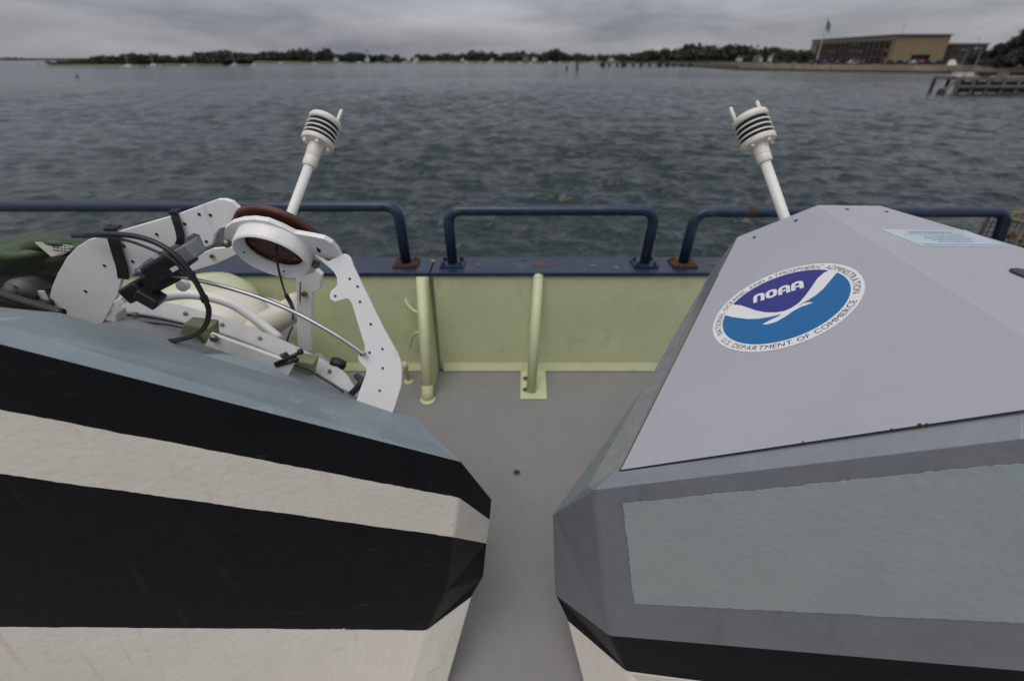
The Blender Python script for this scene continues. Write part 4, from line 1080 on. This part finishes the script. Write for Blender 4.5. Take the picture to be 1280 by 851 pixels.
def shore():
    # open horizon strip far left
    terrain('far_headland', 'dark low headland on the horizon at far left', [(gx(-260, 2400), 2400), (gx(46, 2400), 2400), (gx(60, 2400), 2700), (gx(-260, 2400), 2700)], 10, 'foliage_dark', 'foliage_dark')
    treeline('headland_wood', 'distant wooded headland at far left', [(-200, 71), (20, 71.5), (46, 73)], 2420, ZW + 1, 1, step=4)
    # left island
    terrain('island', 'low wooded island with a narrow beach at left', [(gx(40, 330), 330), (gx(120, 320), 325), (gx(240, 360), 365), (gx(300, 420), 420), (gx(240, 420), 460), (gx(40, 360), 400)], 1.2)
    treeline('island_wood', 'dark trees covering the low island at left', [(44, 79), (58, 75.5), (75, 74), (100, 71), (112, 68), (128, 69), (140, 66), (160, 67), (172, 64.5), (177, 70)], 345, ZW + .8, 2, step=2.3)
    treeline('island_wood', 'dark trees on the island beyond the white sailing boats', [(184, 70), (195, 67.5), (212, 69), (220, 73), (224, 67), (235, 63.5), (250, 65), (265, 62), (282, 64), (300, 66)], 400, ZW + .8, 3, step=2.3)
    # long far shore
    terrain('far_shore', 'low inhabited far shore across the harbour', [(gx(270, 700), 690), (gx(500, 700), 720), (gx(700, 700), 760), (gx(800, 700), 720), (gx(1300, 700), 690), (gx(1300, 700), 900), (gx(270, 700), 900)], 2.2)
    treeline('shore_wood', 'dark trees along the far shore left of centre', [(296, 67), (312, 65.5), (330, 63.5), (345, 62.5), (360, 61), (374, 59.5), (386, 61), (392, 64), (398, 60), (408, 61), (418, 65), (428, 65.5), (440, 63), (452, 66), (462, 69), (476, 67), (484, 72), (493, 68), (500, 68), (505, 74)], 720, ZW + 1.2, 4)
    treeline('shore_wood', 'dark trees along the far shore at the centre', [(514, 70), (525, 66.5), (540, 69), (555, 65.5), (570, 67), (582, 63), (600, 64), (612, 63), (622, 66), (640, 65), (650, 63), (665, 66), (680, 65), (694, 60.5), (702, 61.5), (712, 66), (730, 66), (745, 68), (762, 66), (785, 69)], 760, ZW + 1.2, 5)
    treeline('hillside_wood', 'wooded rise on the far shore left of the tan building', [(780, 67), (800, 65), (820, 62), (838, 59), (855, 60), (868, 55), (880, 56), (895, 57), (910, 56), (924, 54.5), (940, 57), (958, 58.5), (975, 60), (990, 61), (1010, 62), (1060, 66)], 620, ZW + 1.2, 6, m='foliage_olive', step=2.4)
    # houses on the far shore
    k = 0
    hs = [(420, 700, 'house_white', 5, 'white gabled house on shore beside the dark left trees'), (459, 710, 'house_white', 5, 'white house by the tall light mast on the shore'), (486, 710, 'house_shingle', 7, 'grey shingled house in the shore gap at left of centre'), (520, 715, 'house_white', 6, 'bright white house with gabled roof near the central trees'), (578, 735, 'house_white', 4.5, 'pale house peeping between central shore trees'), (615, 735, 'house_white', 4, 'small white cottage on the central shore'), (657, 740, 'house_shingle', 8, 'tall tan house rising among the central trees'), (668, 740, 'house_white', 6, 'white house beside the tall tan house on central shore'), (745, 735, 'house_shingle', 6, 'grey shingled house at the right end of central trees'), (764, 720, 'house_white', 5, 'white house above the start of the long pier'), (785, 700, 'house_shingle', 5, 'brown house above the long pier'), (924, 590, 'house_white', 5, 'white house half hidden in the wooded rise'), (945, 585, 'house_shingle', 5, 'grey house low on the wooded rise'), (948, 600, 'house_white', 6, 'large white house near top of wooded rise'), (966, 570, 'house_white', 7, 'white house at the foot of the rise near the tan building')]
    for px, Y, m, h, lb in hs:
        x = gx(px, Y); w_ = h * rnd.uniform(.9, 1.4); d_ = h * .8; z = ZW + 2.0
        t = thing('shore_house', lb, 'house', (x, Y, z), 'houses on the far shore')
        MB().box((x, Y, z + h * .3), (w_ / 2, d_ / 2, h * .3)).build('wall', m, t)
        MB().prism([(x - w_ * .55, Y - d_ * .55, z + h * .6), (x + w_ * .55, Y - d_ * .55, z + h * .6), (x, Y - d_ * .55, z + h)], V((0, d_ * 1.1, 0))).build('roof', 'roof_grey', t)
        for s in (-.25, .25):
            MB().box((x + s * w_, Y - d_ / 2 - .03, z + h * .33), (w_ * .08, .03, h * .1)).build('window', 'dark_window', t)
    # moored boats
    def boat(px, py, Y, L, lb, mast=0, cab='boat_white'):
        x = gx(px, Y); z = ZW
        t = thing('moored_boat', lb, 'boat', (x, Y, z), 'white boats moored off the far shore')
        a = [V((x - L / 2, Y - L * .12, z + .12 * L)), V((x + L * .3, Y - L * .14, z + .12 * L)), V((x + L * .55, Y, z + .16 * L)), V((x + L * .3, Y + L * .14, z + .12 * L)), V((x - L / 2, Y + L * .12, z + .12 * L))]
        b = [V((p.x * .9 + x * .1, p.y * .7 + Y * .3, z - .05)) for p in a]
        MB().add(a + b, [(0, 1, 2, 3, 4), (9, 8, 7, 6, 5)] + [(i, (i + 1) % 5, 5 + (i + 1) % 5, 5 + i) for i in range(5)]).build('hull', 'boat_white', t)
        MB().box((x - L * .02, Y, z + .17 * L), (L * .16, L * .08, L * .055)).build('cabin', cab, t)
        if mast: MB().tube([(x, Y, z + .12 * L), (x, Y, z + mast)], [.09, .05], 6).build('mast', 'pole_white', t)
    for a in ((158, 83, 250, 7.5, 'white sailing boat with thin mast in front of the left island', 11), (190, 80, 300, 7.5, 'white sailing boat right of the gap in the island trees', 10), (292, 78, 340, 7, 'white motor boat at the right end of the left island', 9), (316, 78, 340, 6, 'large white boat anchored just past the left island', 0), (228, 80, 330, 5, 'low boat with brown cabin close to the island beach', 0), (350, 78, 500, 7, 'small white boat below the tall left trees', 0), (392, 78, 520, 6, 'white boat below gap in the left trees', 9), (425, 78, 480, 7, 'white cabin boat left of the light mast', 0), (449, 78, 480, 9, 'broad white boat beside the light mast', 0), (472, 78, 520, 6, 'small white boat right of the light mast', 8), (505, 78, 560, 8, 'white boat below the shore gap', 0), (518, 77, 500, 9, 'bright white boat left of centre', 10), (546, 77, 560, 7, 'small white boat near the central trees', 0), (560, 77, 600, 6, 'tiny white boat in a row left of centre', 0), (583, 77, 600, 9, 'white yacht with mast under the central trees', 12), (600, 77, 620, 6, 'low white boat under the central trees', 0), (612, 77, 580, 8, 'white cabin boat just left of centre', 0), (633, 77, 600, 7, 'white boat at the middle of the picture', 9), (650, 77, 560, 8, 'white boat below the tall tan house', 0), (664, 77, 520, 8, 'low white boat right of the tall tan house', 0), (688, 77, 540, 10, 'long white boat below the right central trees', 0), (700, 77, 560, 7, 'short white boat beside the long white boat', 8), (716, 77, 600, 7, 'white boat left of the dark channel post', 0), (741, 77, 600, 7, 'white boat right of the dark channel post', 0)):
        boat(a[0], a[1], a[2], a[3], a[4], a[5])
    m_ = thing('light_mast', 'slender white navigation light mast on the far shore', 'mast', (gx(460, 690), 690, ZW + 1)); zz = hz(65, 690)
    MB().tube([(gx(460, 690), 690, ZW + .5), (gx(460, 690), 690, zz)], [1.0, .6], 8).build('tower', 'house_white', m_)
    MB().lathe((gx(460, 690), 690, zz), (0, 0, 1), [(1.2, 0), (1.2, 1.2), (.4, 2)], 10).build('lantern', 'roof_grey', m_)
    for px, py, Y, lb in ((722, 86, 215, 'dark wooden channel post with a round top at centre right'), (709, 87, 215, 'short dark channel marker left of the taller post'), (88, 97, 130, 'small green channel buoy floating at left')):
        x = gx(px, Y); h = 3.2 if px == 722 else 1.2 if px == 709 else .35
        t = thing('channel_marker', lb, 'marker', (x, Y, ZW), 'channel markers')
        MB().lathe((x, Y, ZW - .5), (0, 0, 1), [(.5, 0), (.42, h * .8), (.4, h), (.5, h + .05), (.5, h + .5), (.2, h + .7)] if px > 100 else [(.45, 0), (.5, .45), (.4, .65), (.12, .75), (.1, 1.3), (.03, 1.32)], 12).build('post', 'timber_dark' if px > 100 else 'foliage_dark', t)
    # long pier
    t = thing('long_pier', 'long low timber pier running from the quay across the harbour', 'pier', (gx(850, 330), 330, ZW))
    Y = 330; x0, x1 = gx(752, Y), gx(945, Y)
    MB().box(((x0 + x1) / 2, Y, ZW + 2.0), ((x1 - x0) / 2, 2.2, .28)).build('deck', 'timber_pale', t)
    MB().box(((x0 + x1) / 2, Y - 2.15, ZW + 2.95), ((x1 - x0) / 2, .08, .07)).build('handrail', 'timber_pale', t)
    n = 19
    for i in range(n + 1):
        x = x0 + (x1 - x0) * i / n
        for s in (-1.6, 1.6): MB().tube([(x, Y + s, ZW - 1), (x, Y + s, ZW + 1.75)], .35, 8).build('pile', 'timber_dark', t)
        MB().box((x, Y - 2.15, ZW + 2.6), (.07, .07, .34)).build('rail_post', 'timber_pale', t)
    for lb, px, w_, h in [(l_, *v_) for l_, v_ in zip(('dark mooring piles at the free left end of the long pier', 'second cluster of dark mooring piles from the free pier end', 'third cluster of dark mooring piles from the free pier end', 'broadest dark mooring pile cluster before the pier', 'narrow pile cluster just right of a broader one before the pier', 'dark mooring piles before the pier nearest the quay'), ((755, 1.8, 3.6), (779, 1.6, 3.4), (802, 1.5, 3.3), (826, 2.6, 3.8), (836, 1.6, 3.2), (886, 3.0, 3.4)))]:
        x = gx(px, Y - 6)
        q = thing('mooring_dolphin', lb, 'piles', (x, Y - 6, ZW), 'mooring piles before the long pier')
        for k in range(5):
            a_ = 2 * math.pi * k / 5
            MB().tube([(x + w_ * .45 * math.cos(a_), Y - 6 + w_ * .45 * math.sin(a_), ZW - 1), (x + w_ * .2 * math.cos(a_), Y - 6 + w_ * .2 * math.sin(a_), ZW + h - (.3 * (k % 2)))], .38, 8).build('pile', 'timber_dark', q)
        MB().lathe((x, Y - 6, ZW + h * .7), (0, 0, 1), [(w_ * .36, 0), (w_ * .36, .35)], 10).build('band', 'bolt_steel', q)
    # quay and land at right
    Yq = 165
    xq0 = gx(938, 225); xq1 = gx(1500, Yq)
    out_ = [(xq0, 235), (gx(955, 220), 220), (gx(1180, 175), 172), (gx(1300, 150), 150), (gx(1500, 140), 140), (gx(1500, 140) + 150, 420), (xq0 + 20, 420)]
    o = MB(); n = len(out_)
    zq = ZW + 2.0
    lo = [V((x, y, ZW - .5)) for x, y in out_]; wm = [V((x, y + .25, ZW + .55)) for x, y in out_]; hi = [V((x, y + 1.0, zq)) for x, y in out_]; fs = []; idx = []
    for i in range(n):
        j = (i + 1) % n
        fs.append((i, j, n + j, n + i)); idx.append(1)
        fs.append((n + i, n + j, 2 * n + j, 2 * n + i)); idx.append(0)
    fs.append(tuple(2 * n + i for i in range(n))); idx.append(2)
    finish(mesh('quay', lo + wm + hi, fs, ['quay_stone', 'quay_wet', 'asphalt'], None, idx=idx), 'tan stone quay below the tan building', None, kind='structure')
    # tan laboratory building
    def column(xc, Yc, z, w_, h, m, name, par): MB().box((xc, Yc, z + h / 2), (w_, w_, h / 2)).build(name, m, par)
    Yn, Yf = 232.0, 296.0
    xw = gx(1113, Yn); xe = xw + 60 * Yn / 698 * 1.08
    zt = hz(44, Yn) - .1; zb = zq + .01
    t = thing('office_building', 'long tan flat roofed building with dark glazed side behind the quay', 'building', (xw, Yn, zb))
    MB().prism([(xw, Yn, zb), (xw + 8.2, Yn, zb), (xw + 8.2, Yn, zb + 3.4), (xw + 16, Yn, zb + 3.4), (xw + 16, Yn, zb), (xe, Yn, zb), (xe, Yn, zt), (xw, Yn, zt)], V((0, .6, 0))).build('end_wall', 'brick_tan', t)
    MB().box(((xw + xe) / 2 - .0, Yn + 3.2, zb + 1.7), (4.6, .3, 1.7)).build('entrance_recess', 'dark_window', t)
    MB().box(((xw + xe) / 2 + .4, (Yn + Yf) / 2 + .7, (zt + zb) / 2 - .2), ((xe - xw) / 2 - .8, (Yf - Yn) / 2 - .4, (zt - zb) / 2 - .3)).build('core', 'dark_window', t)
    MB().box((xe - .3, (Yn + Yf) / 2 + .6, (zt + zb) / 2), (.3, (Yf - Yn) / 2 - .35, (zt - zb) / 2)).build('rear_wall', 'brick_tan', t)
    MB().box(((xw + xe) / 2, Yf + .6, (zt + zb) / 2), ((xe - xw) / 2, .3, (zt - zb) / 2)).build('far_wall', 'brick_tan', t)
    MB().box((xw + 1.0, Yn + 1.6, (zt + zb) / 2), (1.0, .9, (zt - zb) / 2 - .03)).build('corner_pier', 'brick_tan', t)
    MB().box((xw + .6, Yf - 2.6, (zt + zb) / 2), (.75, 2.6, (zt - zb) / 2 - .03)).build('corner_pier', 'brick_tan', t)
    MB().box((xw + .55, (Yn + Yf) / 2, zt - .85), (.75, (Yf - Yn) / 2 - .1, .82)).build('fascia', 'concrete_tan', t)
    rf = MB().box(((xw + xe) / 2, (Yn + Yf) / 2 + .4, zt + .22), ((xe - xw) / 2 + .5, (Yf - Yn) / 2 + 1.1, .2)).build('roof', 'roof_grey', t)
    for y_, h in ((Yn + 20, .35), (Yn + 42, .3)):
        MB().box((xw + 7, y_, zt + .42 + h / 2), (1.8, 2.2, h / 2)).build('roof_unit', 'roof_grey', rf)
    MB().tube([(xw + 5, Yn + 6, zt + .4), (xw + 5, Yn + 6, zt + 5)], .08, 6).build('antenna', 'pole_grey', rf)
    # glazed long side: three storeys of panes between mullions
    nb = 16; y0 = Yn + 2.6; y1 = Yf - 5.2; fh = (zt - 1.7 - zb) / 3
    for s in range(3):
        MB().box((xw + .30, (y0 + y1) / 2, zb + fh * (s + 1) - .22), (.1, (y1 - y0) / 2, .22)).build('floor_band', 'mullion_brown', t)
        for i in range(nb):
            ya = y0 + (y1 - y0) * i / nb; yb = y0 + (y1 - y0) * (i + 1) / nb
            w_ = MB().box((xw + .42, (ya + yb) / 2, zb + fh * (s + .5)), (.05, (yb - ya) / 2 - .2, fh / 2 - .3)).build('window', 'dark_window', t)
            if rnd.random() < (.45 if s == 1 else .15):
                MB().box((xw + .36, (ya + yb) / 2, zb + fh * (s + .74)), (.01, (yb - ya) / 2 - .35, fh * .14)).build('blind', 'pale_blind', w_)
    for i in range(nb + 1):
        y_ = y0 + (y1 - y0) * i / nb
        MB().box((xw + .1, y_, (zb + zt - 1.7) / 2), (.28, .16, (zt - 1.7 - zb) / 2)).build('mullion', 'mullion_brown', t)
    # flagpole with flag
    Y = 222.0; x = gx(1021, Y); zf = hz(24, Y)
    f = thing('flagpole', 'tall white flagpole flying a red white and blue flag before the building', 'flagpole', (x, Y, zq))
    MB().tube([(x, Y, zq), (x, Y, zf)], [.24, .12], 10).build('pole', 'pole_white', f)
    MB().lathe((x, Y, zf), (0, 0, 1), [(.05, 0), (.22, .1), (.22, .25), (.02, .38)], 10).build('finial', 'brass', f)
    ns, L, Hh = 13, 3.6, 2.9
    def fp(s, t_): return V((x + .15 + L * .55 * s, Y + .35 * math.sin(6 * s) + .6 * s, zf - .4 - Hh * t_ - 2.1 * s * s + .15 * math.sin(9 * s)))
    for k in range(ns):
        vs = []
        for i in range(9): vs += [fp(i / 8, k / ns), fp(i / 8, (k + 1) / ns)]
        mesh('stripe', vs, [(2 * i, 2 * i + 1, 2 * i + 3, 2 * i + 2) for i in range(8)], 'flag_red' if k % 2 == 0 else 'flag_white', f)
    vs = []
    for i in range(5): vs += [fp(i / 10, 0) + V((0, -.05, 0)), fp(i / 10, 7 / ns) + V((0, -.05, 0))]
    mesh('canton', vs, [(2 * i, 2 * i + 1, 2 * i + 3, 2 * i + 2) for i in range(4)], 'flag_blue', f)
    # low brick building right of it
    Y = 250; x0, x1 = gx(1186, Y), gx(1228, Y); z1 = hz(56, Y)
    t = thing('brick_building', 'low dark brick building with pale roof edge right of the tan building', 'building', (x0, Y, zb))
    MB().box(((x0 + x1) / 2, Y + 8, (zb + z1) / 2), ((x1 - x0) / 2, 8, (z1 - zb) / 2)).build('wall', 'brick_red', t)
    MB().box(((x0 + x1) / 2, Y + 8, z1 + .3), ((x1 - x0) / 2 + .4, 8.4, .28)).build('roof', 'pale_blind', t)
    for i in range(4): MB().box((x0 + (x1 - x0) * (i + .5) / 4, Y - .05, (zb + z1) / 2 + .8), (1.1, .04, .9)).build('window', 'dark_window', t)
    # parked vehicles in front of the building
    cols = ['car_dark', 'car_blue', 'car_dark', 'car_white', 'car_dark', 'car_red', 'car_blue', 'car_dark', 'car_white', 'car_red', 'car_dark']
    lbs = ['dark car parked furthest left by the quay', 'blue car parked beside the flagpole end of the building', 'dark car under the glazed facade', 'pale car under the glazed facade near the corner', 'dark van sized car at the corner of the tan wall', 'red car in front of the tan end wall', 'blue car left of the dark entrance', 'dark car before the entrance recess', 'white car right of the entrance recess', 'second red car close to the right edge of the tan wall', 'dark car parked by the brick building']
    for i, px in enumerate((1020, 1036, 1052, 1068, 1084, 1112, 1124, 1137, 1147, 1158, 1174)):
        Y = 214 - i * 2.1; x = gx(px, Y); z = zq + .02; c = V((x, Y, z))
        t = thing('parked_car', lbs[i], 'car', c, 'cars parked in front of the tan building')
        pr = [(-2.2, .35), (-2.15, .85), (-1.5, .95), (-1.0, 1.45), (.7, 1.45), (1.3, .98), (2.1, .85), (2.2, .35)]
        MB().prism([c + V((a_, -.85, b_)) for a_, b_ in pr], V((0, 1.7, 0))).build('body', cols[i], t, bevel=.06)
        MB().prism([c + V((a_, -.86, b_)) for a_, b_ in ((-1.3, .97), (-.92, 1.36), (.62, 1.36), (1.1, .99))], V((0, 1.72, 0))).build('side_glass', 'dark_window', t)
        for a_ in (-1.35, 1.35):
            for s in (-.8, .8): MB().lathe(c + V((a_, s - .1, .33)), (0, 1, 0), [(.33, 0), (.33, .2)], 12).build('wheel', 'tyre', t)
    # white satellite dish
    Y = 190; x = gx(1192, Y); z = hz(80, Y)
    t = thing('satellite_dish', 'white round dish on a short post right of the tan building', 'dish', (x, Y, zq))
    MB().lathe((x, Y, z), (-.2, -1, .5), [(0, -.35), (.7, -.28), (1.3, -.02), (1.35, .02), (1.25, .04), (.7, -.2), (0, -.28)], 20, close=False).build('bowl', 'house_white', t, smooth=True)
    MB().tube([(x, Y + .2, zq), (x, Y + .2, z)], .12, 8).build('post', 'pole_grey', t)
    # light poles on the quay
    for px, py, Y, lb in ((1205, 62, 165, 'thin grey lamp pole on the quay left of the dark tree'), (1214, 48, 240, 'tall utility mast above the brick building'), (1222, 60, 120, 'slanting pale gangway pole by the timber pier')):
        x = gx(px + (1222 - px) * .0, Y); z1 = hz(py, Y)
        t = thing('lamp_pole', lb, 'pole', (x, Y, zq), 'poles on the quay')
        MB().tube([(x, Y, zq - .1), (x, Y, z1)], [.14, .07], 8).build('pole', 'pole_grey', t)
        MB().box((x - .7, Y, z1), (.75, .08, .06)).build('arm', 'pole_grey', t)
        MB().box((x - 1.3, Y, z1 - .1), (.3, .14, .08)).build('lamp_head', 'pole_white', t)
    # trees at the right edge
    def tree(px, py, Y, w_, lb, seed, m='foliage_dark'):
        r = np.random.RandomState(seed); x = gx(px, Y); zt_ = hz(py, Y); h = zt_ - zq
        t = thing('shore_tree', lb, 'tree', (x, Y, zq), 'trees at the right edge beyond the quay')
        tr = MB().tube([(x, Y, zq - .2), (x + .02 * h, Y, zq + h * .35), (x - .02 * h, Y, zq + h * .75)], [h * .028, h * .02, h * .007], 8)
        for k in range(6):
            a_ = k * 1.1; z_ = zq + h * (.3 + .08 * k)
            tr.tube([(x, Y, z_), (x + math.cos(a_) * w_ * .35, Y + math.sin(a_) * w_ * .35, z_ + h * .13)], [h * .012, h * .004], 6)
        tr.build('trunk', 'bark', t)
        qs = []
        for k in range(34):
            a_ = r.rand() * 6.28; u = r.rand() ** .5; zz_ = r.uniform(.18, .97); ww = w_ * (1.05 - .75 * abs(zz_ - .42) / .58)
            c = (x + math.cos(a_) * u * ww * .8, Y + math.sin(a_) * u * ww * .8, zq + h * zz_)
            s = w_ * r.uniform(.18, .34)
            qs.append(leaves(c, (s, s, s * .7), 110, w_ * .032, r))
        leaf_mesh('crown', qs, m, t)
    for a in ((1288, 10, 150, 7.0, 'tallest dark tree at the right picture edge', 11), (1268, 48, 158, 6.0, 'dark rounded tree left of the tallest right edge tree', 12), (1246, 57, 170, 5.5, 'dark bushy tree in the middle of the right edge clump', 13), (1226, 66, 178, 5.0, 'low dark tree at left end of the right edge clump', 14), (1284, 62, 140, 5.5, 'low dark bush under the tallest tree', 15), (1258, 72, 142, 4.5, 'low shrub by the quay behind the timber pier', 16), (1330, 20, 150, 7.5, 'dark tree just beyond the right picture edge', 17)):
        tree(*a)
    for px, py, Y, w_, lb, sd_ in ((1008, 66, 262, 6, 'dark bush at left corner of the tan building', 21), (990, 65, 268, 6, 'bushy tree between rise and tan building', 22), (972, 68, 260, 4, 'small bush near the quay end', 23)):
        tree(px, py, Y, w_, lb, sd_, 'foliage_olive')
    # near timber pier at the right
    Yp = 66.0; x0 = gx(1209, Yp); x1 = gx(1420, Yp); zp = hz(98.5, Yp); zl = hz(108, Yp)
    t = thing('timber_pier', 'weathered timber pier with pale posts at right edge of water', 'pier', (x0, Yp, ZW))
    MB().box(((x0 + x1) / 2, Yp + 2, zp), ((x1 - x0) / 2, 2.2, .16)).build('deck', 'timber_pale', t)
    MB().box(((x0 + x1) / 2, Yp - .32, zl), ((x1 - x0) / 2, .12, .14)).build('waler', 'timber_pale', t)
    nn_ = 11
    for i in range(nn_ + 1):
        x = x0 + (x1 - x0) * i / nn_
        MB().tube([(x, Yp - .1, ZW - 1), (x, Yp - .1, zp - .17)], .2, 10).build('post', 'timber_pale', t)
        MB().tube([(x, Yp + 3.8, ZW - 1), (x, Yp + 3.8, zp - .17)], .2, 10).build('post', 'timber_dark', t)
    for i in range(int((x1 - x0) / .3)):
        x = x0 + .15 + i * .3
        MB().box((x, Yp + .25, (ZW + zp) / 2 - .1), (.14, .05, (zp - ZW) / 2 - .25)).build('fender_plank', 'timber_dark', t)
    MB().tube([(x0, Yp - .1, zp + .1), (gx(1191, Yp), Yp - .1, hz(117, Yp))], .16, 8).build('sloping_strut', 'timber_pale', t)
    MB().lathe((gx(1191, Yp), Yp - .1, ZW - .3), (0, 0, 1), [(.35, 0), (.4, .3), (.35, .8), (.15, .9)], 12).build('float', 'timber_dark', t)
    for px, m in ((1204, 'boat_white'), (1218, 'house_white'), (1240, 'timber_dark'), (1262, 'house_shingle')):
        x = gx(px, Yp + 1)
        q = thing('pier_locker', {1204: 'low white skiff lying on the timber pier', 1218: 'white locker box on the timber pier', 1240: 'dark crate on the timber pier', 1262: 'grey crate on right end of the timber pier'}[px], 'box', (x, Yp + 1, zp + .17), 'boxes on the timber pier')
        MB().box((x, Yp + 1, zp + .17 + .2), (.45, .35, .2)).build('body', m, q, bevel=.04)
        MB().box((x, Yp + 1, zp + .17 + .43), (.48, .38, .03)).build('lid', m, q)
shore()
